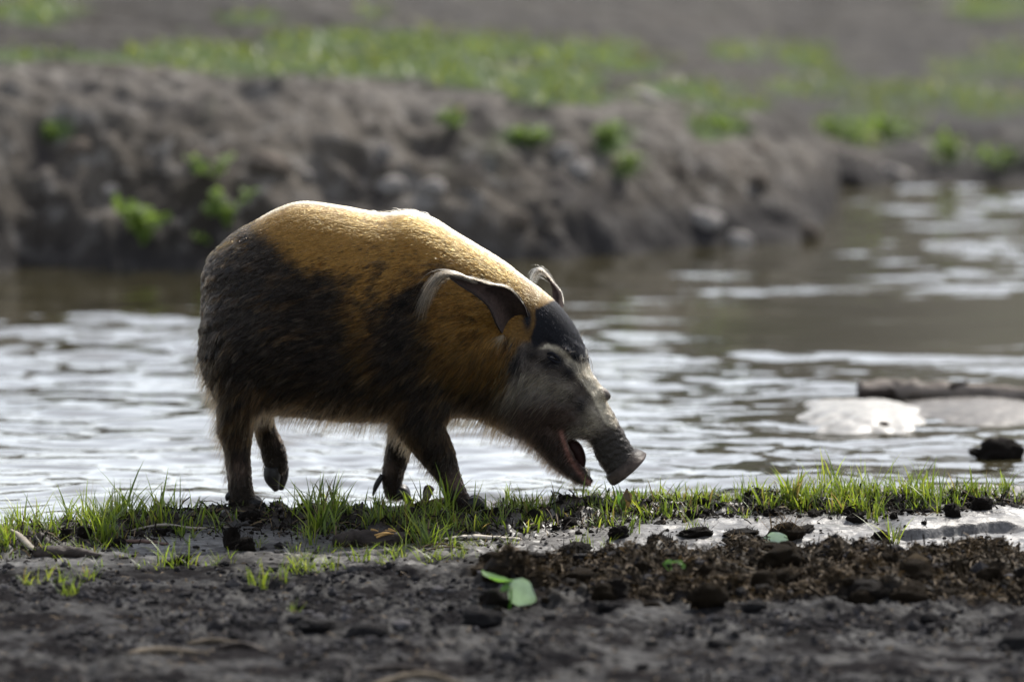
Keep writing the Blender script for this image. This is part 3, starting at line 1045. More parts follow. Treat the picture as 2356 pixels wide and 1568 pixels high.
SKIN = mat_skin('hog_skin', rough=.5, bump=.08)
V, F = loft([(1456, 1034, 1398, 1086, .044, 0, 0), (1466, 1033, 1394, 1095, .054, 0, 0), (1477, 1038, 1398, 1103, .061, 0, 0), (1484, 1043, 1403, 1110, .066, 0, 0), (1486, 1048, 1409, 1113, .066, 0, 0), (1482, 1053, 1418, 1110, .056, 0, 0), (1473, 1055, 1424, 1101, .040, 0, 0)], 26, 40)
V = V + .0035 * fbm(V * 60, 3, 231)[:, None] * np.array([.7, .5, .7])
nd_me = mesh_np('snout_disc', V, F)
du_, dv_ = UV(V)
rimw = sstep(0, 14, (du_ - 1446) * .62 + (dv_ - 1070) * .78 + 10)
attr_c(nd_me, 'skin_colour', np.array([.045, .037, .032]) * (1 - rimw[:, None]) + np.array([.06, .045, .037]) * rimw[:, None] * (1 + .5 * fbm(V * 110, 2, 233)[:, None]))
body = hog_part('body', body_me, SKIN)
hog_part('snout_disc', nd_me, mat_skin('snout_skin', rough=.45, bump=.6))
bpy.context.view_layer.update()

# ---- hair direction and length, given at points of the side view and blended between them
FIELD = np.array([
    (600, 500, -1, .25, 12), (500, 600, -.85, .5, 14), (475, 700, -.5, .9, 17), (475, 800, -.35, 1, 24), (600, 600, -1, .3, 16), (560, 700, -.9, .45, 20), (600, 800, -.9, .35, 26), (520, 860, -.4, 1, 28),
    (570, 920, -.45, 1, 32), (530, 990, -.45, 1, 28), (515, 1060, -.4, 1, 26), (560, 1060, -.05, 1, 12), (550, 1140, 0, 1, 9), (620, 1020, .0, 1, 10), (605, 960, -.2, 1, 26), (640, 1080, 0, 1, 6),
    (700, 480, -1, .05, 13), (750, 600, -1, .2, 17), (740, 720, -1, .12, 26), (700, 850, -1, .15, 34), (660, 925, -.6, .8, 32), (800, 935, -.6, .8, 34), (870, 935, -.5, .9, 36),
    (850, 500, -1, .05, 16), (930, 490, -.9, -.1, 26), (900, 620, -1, .25, 18), (880, 760, -.95, .35, 28), (850, 880, -.95, .35, 38), (960, 560, -1, .15, 17), (960, 700, -.85, .5, 24), (960, 830, -.8, .6, 36),
    (940, 930, -.75, .65, 38), (1040, 540, -.9, -.35, 18), (1030, 640, -1, .05, 20), (1060, 740, -.9, .3, 26), (1060, 850, -.85, .5, 38), (1030, 930, -.6, .8, 36), (980, 1000, -.5, .9, 24), (1000, 1060, -.45, 1, 20),
    (1045, 1060, -.1, 1, 9), (1060, 1130, .1, 1, 8), (920, 1010, -.2, 1, 16), (900, 1080, -.2, 1, 9),
    (1130, 590, -.8, -.55, 18), (1200, 645, -.8, -.5, 18), (1130, 680, -.95, -.05, 20), (1150, 800, -.4, .9, 28), (1110, 860, -.7, .7, 36), (1120, 930, -.5, .85, 36), (1200, 700, -.7, -.2, 13),
    (1185, 830, -.55, .85, 26), (1180, 900, -.8, .6, 36), (1170, 970, -.5, .9, 34), (1230, 870, -.95, .3, 20), (1240, 940, -.7, .6, 13), (1215, 1000, -.5, .9, 18), (1270, 1050, -.6, .85, 12), (1320, 1095, -.5, .9, 14),
    (1280, 740, -.5, -.6, 6), (1330, 780, -.4, -.8, 8), (1275, 815, -.7, -.1, 6), (1290, 790, .7, .5, 8), (1345, 850, -.3, -.8, 12), (1300, 880, -.85, .25, 12), (1340, 940, -.7, -.3, 9), (1385, 920, -.5, -.7, 10),
    (1330, 985, -.9, .35, 13), (1400, 1000, -.5, -.6, 7), (1430, 1040, -.5, -.5, 4), (1400, 1080, -.6, .1, 5), (1470, 1050, -.4, -.4, 2)], float)


def hair_field(u, v):
    d2 = ((u[:, None] - FIELD[:, 0]) ** 2 + (v[:, None] - FIELD[:, 1]) ** 2)
    w = np.exp(-d2 / (2 * 42.0 ** 2)) + 1e-6 / (d2 + 1)
    w /= w.sum(1, keepdims=True)
    return w @ FIELD[:, 2], w @ FIELD[:, 3], w @ FIELD[:, 4]


def hair_object(name, pts, radius, colours, mat, parent=None, taper=.25):
    """pts (n, k, 3) strands"""
    n, k, _ = pts.shape
    hc = bpy.data.hair_curves.new(name)
    hc.add_curves([k] * n)
    hc.attributes['position'].data.foreach_set('vector', pts.astype(np.float32).ravel())
    r = radius[:, None] * (1 - (1 - taper) * np.linspace(0, 1, k)[None] ** 1.5)
    a = hc.attributes.get('radius') or hc.attributes.new('radius', 'FLOAT', 'POINT')
    a.data.foreach_set('value', r.astype(np.float32).ravel())
    cc = np.concatenate([colours, np.ones((n, 1))], 1).astype(np.float32)
    a = hc.attributes.new('hair_colour', 'FLOAT_COLOR', 'CURVE')
    a.data.foreach_set('color', cc.ravel())
    return hog_part(name, hc, mat, parent)


body_me.calc_loop_triangles()
nt = len(body_me.loop_triangles)
TV = np.empty(nt * 3, np.int32)
body_me.loop_triangles.foreach_get('vertices', TV)
TV = TV.reshape(-1, 3)
ab, ac = BV[TV[:, 1]] - BV[TV[:, 0]], BV[TV[:, 2]] - BV[TV[:, 0]]
cr = np.cross(ab, ac)
area = np.linalg.norm(cr, axis=1) / 2
cen = BV[TV].mean(1)
wgt_ = area * np.where(cen[:, 1] < .05, 1.0, .4)
NH = 170000
ti = rng.choice(nt, NH, p=wgt_ / wgt_.sum())
r1, r2 = np.sqrt(rng.random(NH)), rng.random(NH)
root = (1 - r1)[:, None] * BV[TV[ti, 0]] + (r1 * (1 - r2))[:, None] * BV[TV[ti, 1]] + (r1 * r2)[:, None] * BV[TV[ti, 2]]
nrm = cr[ti] / (2 * area[ti])[:, None]
P0 = np.column_stack([root[:, 0], np.zeros(NH), root[:, 2]])
hu, hv = UV(P0)
inmouth = (gauss(hu, hv, 1335, 1048, 17, 34) > .35) & (np.abs(root[:, 1]) < .045)
disc_ = poly_sd(hu, hv, [(1462, 1046), (1500, 1040), (1430, 1125), (1400, 1104)]) > 0
lipz = np.exp(-(poly_sd(hu, hv, [(1290, 985), (1300, 1020), (1312, 1052), (1340, 1090), (1362, 1116), (1341, 1091), (1313, 1053), (1301, 1021)]) / 6.0) ** 2) > .4
ok = ~inmouth & ~disc_ & ~lipz
root, nrm, hu, hv = root[ok], nrm[ok], hu[ok], hv[ok]
n = len(root)
fx, fv, fl = hair_field(hu, hv)
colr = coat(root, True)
lum = colr.mean(1)
muddy = (lum < .05) & (hu < 1200)
jit = np.where(muddy, .16, .06)
fx = fx + rng.normal(0, 1, n) * jit
fv = fv + rng.normal(0, 1, n) * jit
D = np.column_stack([fx, np.zeros(n), -fv])
D -= nrm * (D * nrm).sum(1)[:, None]
D /= np.linalg.norm(D, axis=1)[:, None] + 1e-6
L = fl / 1000 * rng.uniform(.55, 1.15, n)
L *= np.where((lum > .15) & (hu < 1180), .8, 1)
under = np.clip(-nrm[:, 2], 0, 1)
facez = sstep(1190, 1240, hu)
lift = np.where(muddy, .17, .10) * (1 - .45 * facez) + .25 * under + rng.normal(0, .03, n)
lift = np.clip(lift, .025, .7)
k = 5
t = np.linspace(0, 1, k)
G_ = np.array([0, 0, -1.0])
pts = root[:, None] - nrm[:, None] * .0004 + D[:, None] * (L[:, None] * t)[..., None] + nrm[:, None] * (L * lift)[:, None, None] * (t * (1 - .55 * t))[None, :, None] \
    + (G_ - nrm * np.minimum(nrm @ G_, 0)[:, None])[:, None] * (L[:, None] * t ** 2 * (.12 + .35 * under[:, None]))[..., None]
# wet clumps: tips gather on a neighbouring strand
fl_ = np.array([-.96, 0, -.28])
ac_ = np.array([.28, 0, -.96])
met = np.column_stack([root @ fl_ / 3.2, root @ ac_, root[:, 1]])
tree_idx = rng.choice(n, 17000, replace=False)
kd = KDTree(len(tree_idx))
for i, j in enumerate(tree_idx):
    kd.insert(met[j], i)
kd.balance()
near_i = np.fromiter((tree_idx[kd.find(r)[1]] for r in met), int, n)
cshade = np.exp(rng.normal(0, 1, n)[near_i] * np.where(muddy, .6, .36))
colr = np.clip(colr * cshade[:, None], .003, .9)
cl = np.where(muddy, .8, .15) * rng.uniform(.5, 1, n)
pts = pts + (pts[near_i] - pts) * (cl[:, None] * t ** 1.3)[..., None]
# a faint wave
wv = rng.normal(0, 1, (n, 1, 3)) * np.where(muddy, .0012, .0005)[:, None, None] * (np.sin(t * 5 + 1)[None, :, None]) * t[None, :, None]
pts = pts + wv
rad = np.where(muddy, .00062, .00046) * rng.uniform(.6, 1.3, n) * (1 - .3 * facez)
FUR = mat_fur('hog_fur')
wetz = muddy & (rng.random(n) < (1 - sstep(520, 700, hu + rng.normal(0, 25, n))) * (1 - sstep(700, 860, hv)) + .04)
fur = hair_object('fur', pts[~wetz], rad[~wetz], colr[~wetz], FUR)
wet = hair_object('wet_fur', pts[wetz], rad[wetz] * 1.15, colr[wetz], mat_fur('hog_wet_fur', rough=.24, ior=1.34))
wet['label'] = 'mud-soaked glossy hair on the rump'

# long guard hairs: belly, throat, jaw, hocks, mane
NG = 9000
ti = rng.choice(nt, NG * 6, p=wgt_ / wgt_.sum())
groot, gn = cen[ti], cr[ti] / (2 * area[ti])[:, None]
gu, gv = UV(np.column_stack([groot[:, 0], np.zeros(len(groot)), groot[:, 2]]))
under = np.clip(-gn[:, 2], 0, 1)
pw = .12 * (gv > 760) * (gv < 990) + 1.2 * under * (gv > 860) * (gv < 1110) + 2.2 * gauss(gu, gv, 1250, 1040, 90, 50) * (gn[:, 2] < .1) + 1.2 * gauss(gu, gv, 1230, 880, 50, 40) + 1.5 * ((gn[:, 0] < -.4) & (gv > 800) & (gv < 1090)) \
    + .9 * gauss(gu, gv, 950, 486, 60, 14)
pw *= (1 - ((gauss(gu, gv, 1335, 1048, 18, 36) > .3))) * (gu < 1370)
gi = rng.choice(len(groot), NG, p=pw / pw.sum())
groot, gn, gu, gv, under = groot[gi] + rng.normal(0, .002, (NG, 3)), gn[gi], gu[gi], gv[gi], under[gi]
fx, fv, fl = hair_field(gu, gv)
D = np.column_stack([fx + rng.normal(0, .2, NG), rng.normal(0, .15, NG), -fv + rng.normal(0, .2, NG)])
D -= gn * np.clip((D * gn).sum(1), None, 0)[:, None]
D /= np.linalg.norm(D, axis=1)[:, None] + 1e-6
L = np.clip(fl, 14, 40) / 1000 * rng.uniform(.7, 1.5, NG)
pts = groot[:, None] + D[:, None] * (L[:, None] * t)[..., None] + gn[:, None] * (L * .35)[:, None, None] * (t * (1 - .4 * t))[None, :, None] + G_ * (L[:, None] * t ** 2 * .25)[..., None]
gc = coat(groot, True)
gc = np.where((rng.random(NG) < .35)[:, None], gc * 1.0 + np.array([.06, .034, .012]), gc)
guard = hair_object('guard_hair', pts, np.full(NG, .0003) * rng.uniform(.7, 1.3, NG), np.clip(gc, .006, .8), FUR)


# ---- ears
def ear(up_, lo_, cup, side):
    A = catmull(np.array(up_, float), 26)
    B = catmull(np.array(lo_, float), 26)
    m = 13
    q = np.linspace(0, 1, m)
    rows = []
    for i in range(26):
        a, b = W(A[i, 0], A[i, 1], A[i, 2]), W(B[i, 0], B[i, 1], B[i, 2])
        s = i / 25
        r = b + (a - b) * q[:, None]
        r[:, 1] += -side * cup * np.sin(q * np.pi) ** .8 * (1 - s) ** .6
        rows.append(r)
    V = np.array(rows).reshape(-1, 3)
    Fq = grid_faces(26, m)
    # thickness
    me = mesh_np('e', V, Fq)
    N = np.empty(len(V) * 3, np.float32)
    me.vertices.foreach_get('normal', N)
    N = N.reshape(-1, 3)
    bpy.data.meshes.remove(me)
    V2 = V - N * (.004 if N[:, 1].mean() < 0 else -.004)
    nV = len(V)
    F2 = Fq[:, ::-1] + nV
    idx = np.arange(nV).reshape(26, m)
    loop = np.concatenate([idx[0], idx[1:, -1], idx[-1, -2::-1], idx[-2:0:-1, 0]])
    nx = np.roll(loop, -1)
    rim = np.stack([loop, nx, nx + nV, loop + nV], -1)
    Vv = np.concatenate([V, V2])
    me = mesh_np('ear', Vv, np.concatenate([Fq, F2, rim]))
    s = np.repeat(np.arange(26) / 25, m)
    qq = np.tile(q, 26)
    inner = np.array([.05, .034, .029])[None] * (1 + .5 * fbm(V * 90, 3, 221)[:, None])
    inner = inner * (1 - .55 * np.exp(-((qq - .55) / .25) ** 2)[:, None] * (s < .6)[:, None])
    edge = np.exp(-((qq - 1) / .10) ** 2) * .5 + .25 * np.exp(-(qq / .12) ** 2)
    inner = inner * (1 - edge[:, None]) + np.array([.03, .028, .03]) * edge[:, None]
    outer = np.repeat(np.array([[.02, .019, .02]]), nV, 0)
    attr_c(me, 'skin_colour', np.concatenate([inner, outer]))
    return me, A, B


def strand_along(path, n, spread, droop, length, col, rad=.00034, k=7, start=(0, .3)):
    """long strands that follow a path of places, fanning out"""
    path = catmull(np.array(path, float), 40)
    T = np.linspace(0, 1, 40)
    s0 = rng.uniform(start[0], start[1], n)
    s1 = np.clip(s0 + length * rng.uniform(.6, 1.1, n), 0, 1.0)
    tt = s0[:, None] + (s1 - s0)[:, None] * np.linspace(0, 1, k)[None]
    pts = np.stack([np.interp(tt, T, path[:, i]) for i in range(3)], -1)
    off = rng.normal(0, spread, (n, 3))
    pts = pts + off[:, None] * (.25 + 1.0 * np.linspace(0, 1, k)[None, :, None])
    pts[..., 2] -= (np.abs(rng.normal(0, droop, n))[:, None] * np.linspace(0, 1, k)[None] ** 2)
    c = col[rng.integers(0, len(col), n)] * rng.uniform(.7, 1.3, (n, 1))
    return pts, np.full(n, rad), c


EARSKIN = mat_skin('ear_skin', rough=.85)
ea, A_, B_ = ear([(1220, 752, -.050), (1206, 702, -.146), (1172, 664, -.186), (1126, 653, -.200), (1078, 638, -.200), (1036, 626, -.190)],
                 [(1172, 790, -.060), (1146, 750, -.172), (1126, 706, -.206), (1096, 678, -.212), (1060, 655, -.208), (1034, 636, -.194)], .036, -1)
near_ear = hog_part('ear', ea, EARSKIN)
eb, _, _ = ear([(1298, 706, .060), (1293, 676, .085), (1284, 661, .108), (1272, 648, .128), (1260, 637, .135)],
               [(1270, 700, .080), (1271, 671, .125), (1267, 655, .138), (1260, 644, .140), (1256, 639, .138)], .03, 1)
far_ear = hog_part('ear', eb, EARSKIN)
TC = np.array([[.17, .14, .10], [.06, .048, .036], [.03, .027, .024], [.27, .23, .17]])
s1 = strand_along([W(1100, 652, -.205), W(1042, 630, -.194), W(1008, 636, -.19), (W(985, 662, -.188)), W(964, 710, -.184)], 380, .0072, .014, .75, TC, start=(0, .5), rad=.0005)
s2 = strand_along([W(1206, 700, -.152), W(1172, 663, -.188), W(1126, 652, -.202), W(1078, 637, -.202), W(1040, 626, -.192)], 200, .0022, .0, .2, TC[[0, 1, 3]], start=(0, .85))
s3 = strand_along([W(1158, 772, -.15), W(1146, 784, -.155), W(1134, 800, -.152)], 60, .008, .0, .9, TC[[0, 3]], start=(0, .2))
pts = [s1[0], s2[0], s3[0]]
tuft_near = hair_object('ear_tuft', np.concatenate(pts), np.concatenate([s1[1], s2[1], s3[1]]), np.concatenate([s1[2], s2[2], s3[2]]), FUR, near_ear)
s1 = strand_along([W(1278, 657, .118), W(1260, 635, .135), W(1243, 621, .137), W(1229, 630, .138), W(1224, 648, .138)], 180, .005, .006, .85, TC, start=(0, .35))
s2 = strand_along([W(1298, 700, .062), W(1292, 674, .087), W(1283, 660, .109), W(1271, 647, .129)], 60, .0018, 0, .2, TC[[0, 3]], start=(0, .8))
tuft_far = hair_object('ear_tuft', np.concatenate([s1[0], s2[0]]), np.concatenate([s1[1], s2[1]]), np.concatenate([s1[2], s2[2]]), FUR, far_ear)
# brow bristles
s1 = strand_along([W(1348, 812, 0.0), W(1362, 830, -.01), W(1366, 862, -.01), W(1360, 890, -.01)], 5, .006, .0, .9, TC[[2]], start=(0, .05))
brow = hair_object('brow_bristles', *s1, FUR)

# long pale cheek whiskers and jaw bristles
wu, wv_ = [], []
for cu, cv, su, sv, k_ in ((1230, 868, 34, 20, 260), (1195, 895, 22, 26, 200), (1270, 890, 26, 16, 140), (1345, 985, 16, 8, 70), (1350, 850, 10, 18, 90)):
    wu.append(rng.normal(cu, su, k_))
    wv_.append(rng.normal(cv, sv, k_))
wu, wv_ = np.concatenate(wu), np.concatenate(wv_)
near_v = np.nonzero(BV[:, 1] < -.015)[0]
nu, nv_ = UV(np.column_stack([BV[near_v, 0], np.zeros(len(near_v)), BV[near_v, 2]]))
idx = np.array([near_v[np.argmin((nu - a) ** 2 + (nv_ - b) ** 2)] for a, b in zip(wu, wv_)])
r0, n0 = BV[idx], BN[idx]
fx, fv, fl = hair_field(wu, wv_)
D = np.column_stack([fx + rng.normal(0, .15, len(wu)), np.zeros(len(wu)), -fv + rng.normal(0, .2, len(wu))])
D -= n0 * (D * n0).sum(1)[:, None]
D /= np.linalg.norm(D, axis=1)[:, None] + 1e-6
L = rng.uniform(.016, .034, len(wu))
pts = r0[:, None] + D[:, None] * (L[:, None] * t)[..., None] + n0[:, None] * (L * .22)[:, None, None] * t[None, :, None] + G_ * (L[:, None] * t ** 2 * .3)[..., None]
wc = np.array([.34, .29, .215]) * np.exp(rng.normal(-.3, .6, (len(wu), 1)))
wc = np.clip(wc, .02, .7)
whisk = hair_object('cheek_whiskers', pts, np.full(len(wu), .0006), wc, FUR)

# ---- eye, tongue, teeth, hooves
EYE = mat_simple('eye', (.008, .005, .004), .05, .2, 60, 0, spec=.6)
HORN = mat_simple('horn', (.014, .012, .012), .45, .5, 60, .5, spec=.3)
TONGUE = mat_simple('tongue', (.022, .010, .009), .35, .4, 70, .5)
TOOTH = mat_simple('tooth', (.62, .56, .47), .3, .2, 60, .2)


def surf_y(u, v, side):
    """depth of the body surface at (u, v) on the near (-1) or far (+1) side"""
    bu, bv = UV(np.column_stack([BV[:, 0], np.zeros(nv), BV[:, 2]]))
    d = (bu - u) ** 2 + (bv - v) ** 2
    s = np.nonzero((d < 64) & (BV[:, 1] * side > 0))[0]
    return BV[s, 1][np.argmax(BV[s, 1] * side)] if len(s) else side * .07


for s in (-1, 1):
    y = surf_y(1272, 822, s)
    V, F = blob(1272, 822, y - s * .004, 11, 6, 8, 28, 3)
    e = hog_part('eye', mesh_np('eye', V, F), EYE)
    for dv, r in ((-7, 3.4), (7, 3.0)):
        pth = np.array([W(1257, 816 + dv * .2, y - s * .002), W(1268, 819 + dv, y + s * .004), W(1280, 826 + dv, y + s * .004), W(1289, 831 + dv * .2, y - s * .002)])
        V, F = tube(pth, np.array([.6, 1, 1, .6]) * r / 1000, 8, nseg=12)
        lid = mesh_np('eyelid', V, F)
        attr_c(lid, 'skin_colour', np.repeat(BLACKF[None] * 1.6, len(V), 0))
        hog_part('eyelid', lid, SKIN, e)
V, F = tube(np.array([W(1308, 1012, 0), W(1322, 1030, 0), W(1333, 1056, 0), W(1340, 1082, 0)]), [.010, .017, .016, .005], 14, nseg=18)
hog_part('tongue', mesh_np('tongue', V, F), TONGUE)
for i, (a, b) in enumerate([((1349, 1098), (1347, 1074)), ((1354, 1104), (1355, 1078)), ((1343, 1092), (1338, 1074))]):
    for s in (-1, 1):
        V, F = tube(np.array([W(*a, s * (.005 + .005 * i)), W(*b, s * (.006 + .005 * i))]), [.005, .003], 8)
        hog_part('tooth', mesh_np('tooth', V, F), TOOTH)


def hoof(pth, rad, flat=1.0):
    V, F = tube(np.array(pth), rad, 14, nseg=16, flat=flat)
    return hog_part('hoof', mesh_np('hoof', V, F), HORN)


def floor_path(u0, v0, u1, y, r0, r1):
    """a claw from the pastern to the ground in front of it"""
    a, e = W(u0, v0, y), W(u1, v0, y)
    return [a, np.array([(a[0] + e[0]) / 2, y, .022]), np.array([e[0], y - .002, gz(e[0], y) + .008])]


for dy in (-.017, .017):
    hoof(floor_path(566, 1156, 606, YN + dy, 0, 0), [.008, .017, .006])
    hoof(floor_path(1070, 1162, 1118, YN + dy, 0, 0), [.008, .018, .006])
    hoof(floor_path(910, 1134, 942, YF + dy, 0, 0), [.008, .016, .006])
hoof([W(626, 1074, YF - .016), W(627, 1100, YF - .016), W(636, 1128, YF - .012)], [.019, .019, .006])
hoof([W(648, 1074, YF + .012), W(649, 1098, YF + .012), W(647, 1127, YF + .010)], [.017, .014, .005])
for a, b, y in (((880, 1092), (858, 1140), YF - .012), ((532, 1132), (522, 1152), YN - .006), ((1030, 1146), (1024, 1166), YN - .008)):
    V, F = tube(np.array([W(*a, y), W((a[0] + b[0]) / 2 - 3, (a[1] + b[1]) / 2, y), W(*b, y)]), [.006, .0065, .002], 10, nseg=10)
    hog_part('dewclaw', mesh_np('dewclaw', V, F), HORN)
# ------------------------------------------------------------------ things lying about
def gp(u, v):
    """place on the near bank seen at (u, v)"""
    z = 0.0
    for _ in range(4):
        g0 = G(float(u), float(v), z)
        z = gz(g0[0], g0[1])
    return np.array([g0[0], g0[1], z])


def local(V, o):
    return np.asarray(V) - np.asarray(o)


def stick(name, uvh, rad, mat, label, cat, ns=10, rough=.25, flat=.8, nseg=26, seed=0, embed=.45, group=None):
    """a lying stick; uvh rows: u, v, height of its lower side above the mud (metres)"""
    P = []
    for (u, v, h), r in zip(uvh, rad):
        q = gp(u, v)
        q[2] += h + r * flat * embed
        P.append(q)
    P = np.array(P)
    V, F = tube(P, rad, ns, seed, rough, nseg, flat)
    V = V + .25 * np.mean(rad) * fbm(V * 120, 3, seed + 3)[:, None] * np.array([.4, .6, 1])
    o = link(name, mesh_np(name, local(V, P[0]), F), mat, loc=P[0])
    if label:
        tag(o, label, cat, group)
    return o


TANWOOD = mat_simple('tan_wood', (.1, .08, .058), .75, .5, 40, .8, stretch=(.2, 1, 1))
# splintered log in front of the hog
root_o = gp(850, 1258)
log = empty('splintered_log', root_o)
tag(log, 'short dark log with orange splintered top lying in front of the hog', 'log')
P = np.array([gp(776, 1257), gp(815, 1254), (gp(870, 1254)), gp(928, 1252)]) + np.array([0, 0, .014])
V, F = tube(P, [.016, .023, .022, .013], 18, 4, .35, 40, .95)
V = V + .004 * fbm(V * np.array([60, 140, 140]), 3, 5)[:, None] * np.array([0, .7, 1])
link('bark', mesh_np('bark', local(V, root_o), F), BARK, log)
for i in range(16):
    u0 = random.uniform(850, 895)
    l = random.uniform(22, 44)
    a = gp(u0, 1254)
    b = gp(min(u0 + l, 934), 1252)
    y = random.uniform(-.014, .012)
    a += np.array([0, y, .032 - abs(y) * .5 + random.uniform(-.003, .004)])
    b += np.array([0, y, .022 + random.uniform(-.006, .008) - (u0 - 850) * .0001])
    V, F = tube(np.array([a, (a + b) / 2 + np.array([0, 0, random.uniform(0, .004)]), b]), [.0025, .003, .0008], 6, nseg=7)
    link('splinter', mesh_np('splinter', local(V, root_o), F), SPLINTER, log)
stick('driftwood_log', [(80, 1277, 0), (115, 1275, 0), (170, 1277, 0), (232, 1281, 0)], [.013, .018, .015, .005], BARK, 'dark rounded driftwood log on the silt at far left', 'log', 14, .3, .9, 36, 11)
stem = stick('curved_stem', [(24, 1248, .034), (46, 1252, .022), (88, 1256, .008), (142, 1254, .003)], [.006, .009, .007, .003], WEATHERED, 'curved pale dead stem with a raised dark end, behind the far left log', 'stem', 8, .2, .55, 24, 13)
o = stick('stub', [(55, 1262, -.004), (60, 1258, .022)], [.009, .006], BARK, 'upright black stub propping the curved pale stem', 'stub', 8, .3, 1, 8, 15)
stick('flat_stick', [(284, 1247, 0), (330, 1247, 0), (384, 1252, 0)], [.007, .009, .006], mat_simple('brown_wood', (.085, .055, .045), .6, .4, 50, .8, stretch=(.2, 1, 1)), 'flat brown stick on the silt left of the hog, below the tallest grass', 'stick', 8, .2, .55, 20, 17)
stick('twig', [(300, 1212, .002), (375, 1203, .012), (450, 1204, .008), (528, 1206, .001)], [.002, .0034, .003, .0018], WEATHERED, 'long thin arched twig in the grass left of the rear leg', 'twig', 6, .15, 1, 26, 19)
stick('twig', [(600, 1212, .002), (660, 1212, .004), (706, 1210, .002)], [.002, .0026, .0016], BARK, 'short dark straight twig behind the bare silt below the belly', 'twig', 6, .15, 1, 16, 20)
stick('bleached_stick', [(1018, 1243, 0), (1090, 1242, .001), (1200, 1240, 0)], [.007, .009, .006], BLEACHED, 'bleached straight stick lying below the front hoof', 'stick', 8, .12, .6, 20, 21)
stick('dry_stalk', [(958, 1264, .001), (1012, 1258, .008), (1078, 1262, .001)], [.0016, .0024, .0014], STRAW, 'dry straw stalk arched over the silt below the bleached stick', 'stalk', 6, .1, 1, 18, 22)
stick('dry_stalk', [(975, 1268, .001), (1030, 1263, .005), (1100, 1269, .001)], [.0014, .002, .0012], STRAW, 'second dry straw stalk, the nearer and lower of the two', 'stalk', 6, .1, 1, 18, 23)
stick('rotten_branch', [(938, 1176, 0), (985, 1172, .006), (1034, 1170, .012)], [.009, .013, .012], mat_simple('rotten_wood', (.09, .062, .028), .7, .5, 60, .8, stretch=(.3, 1, 1)), 'brown rotten branch between the two front hooves', 'branch', 10, .25, .9, 24, 25)
stick('stub', [(976, 1168, .010), (988, 1164, .034)], [.008, .011], BARK, 'black knobbly stub rising between the front hooves', 'stub', 10, .35, 1, 10, 27)
stick('wood_chip', [(868, 1182, .0), (880, 1178, .012)], [.008, .006], BLEACHED, 'small pale wood chip beside the far front hoof', 'chip', 6, .2, .5, 6, 29)
stick('blurred_stick', [(292, 1508, 0), (360, 1504, .004), (480, 1500, 0)], [.007, .012, .006], TANWOOD, 'thick tan stick in the blurred foreground at lower left', 'stick', 8, .3, .7, 20, 31)
stick('blurred_stick', [(430, 1480, 0), (490, 1478, .002), (548, 1480, 0)], [.005, .008, .005], TANWOOD, 'short tan stick just above the thick one in the blurred foreground', 'stick', 8, .3, .7, 16, 33)
stick('blurred_stick', [(500, 1492, 0), (560, 1490, .003), (612, 1494, 0)], [.006, .009, .004], BARK, 'short black stick in the blurred foreground at left', 'stick', 8, .3, .8, 16, 35)
stick('blurred_stick', [(830, 1545, 0), (920, 1541, .003), (1030, 1552, 0)], [.006, .007, .004], BARK, 'long black stick at the bottom of the foreground', 'stick', 8, .25, .8, 20, 37)
stick('root_arc', [(855, 1580, -.004), (930, 1568, .014), (1000, 1570, .012), (1085, 1584, -.004)], [.006, .007, .007, .005], TANWOOD, 'arched tan root cut by the bottom edge of the picture', 'root', 8, .15, 1, 26, 39)
stick('twig', [(780, 1525, 0), (800, 1548, .001), (795, 1575, 0)], [.002, .003, .003], BARK, 'thin crooked twig running towards the viewer at the bottom', 'twig', 6, .2, 1, 16, 41)

# clods and clumps
CL = []
for s in range(7):
    V, F = ico(3)
    V = V * (1 + .5 * fbm(V * 1.5 + s * 9, 3, 300 + s)[:, None] + .42 * fbm(V * 4.2 + s * 5, 4, 320 + s, .8)[:, None])
    CL.append((V * np.array([1, .85, .62]), F))


def clod_mesh(name, s, mat):
    me = mesh_np(name, CL[s][0], CL[s][1])
    me.materials.append(mat)
    return me


CLODS = {m: [clod_mesh(n_, s, mm) for s in range(7)] for m, n_, mm in (('peat', 'peat', PEAT), ('dung', 'dung', DUNG), ('mud', 'clod', CLODM), ('stone', 'stone', STONE), ('clay', 'clay', CLAY))}


def clod(name, kind, u, v, wpx, hpx, label, cat, group=None, p=None):
    q = gp(u, v) if p is None else p
    k = (CAM[1] - q[1]) / CAM[1]
    sx, sz = wpx / 2000 * k, hpx / 1000 * k
    o = link(name, random.choice(CLODS[kind]), None, loc=(q[0], q[1], q[2] + sz * (.05 if p is not None else .22)), rot=(random.uniform(-.25, .25), random.uniform(-.25, .25), random.uniform(-.5, .5) + random.choice([0, math.pi])), scale=(sx, sx * .8, sz * .95))
    return tag(o, label, cat, group)


def rooty(o, n, h, mat=PEAT, s=0):
    """ragged root strands standing out of a clump, as a part of it"""
    r = np.column_stack([rng.uniform(-.8, .8, n), rng.uniform(-.7, .7, n), rng.uniform(-.1, .5, n)])
    sc = np.array(o.scale)
    hh = rng.uniform(.3, 1, n) * h
    V, F, cc = blades(r * sc, hh, rng.uniform(.0015, .003, n), np.abs(rng.normal(.6, .5, n)), rng.uniform(0, 6.28, n), np.abs(rng.normal(.6, .4, n)), np.ones((n, 3)), 3)
    link('roots', mesh_np('roots', V / sc, F), mat, o)


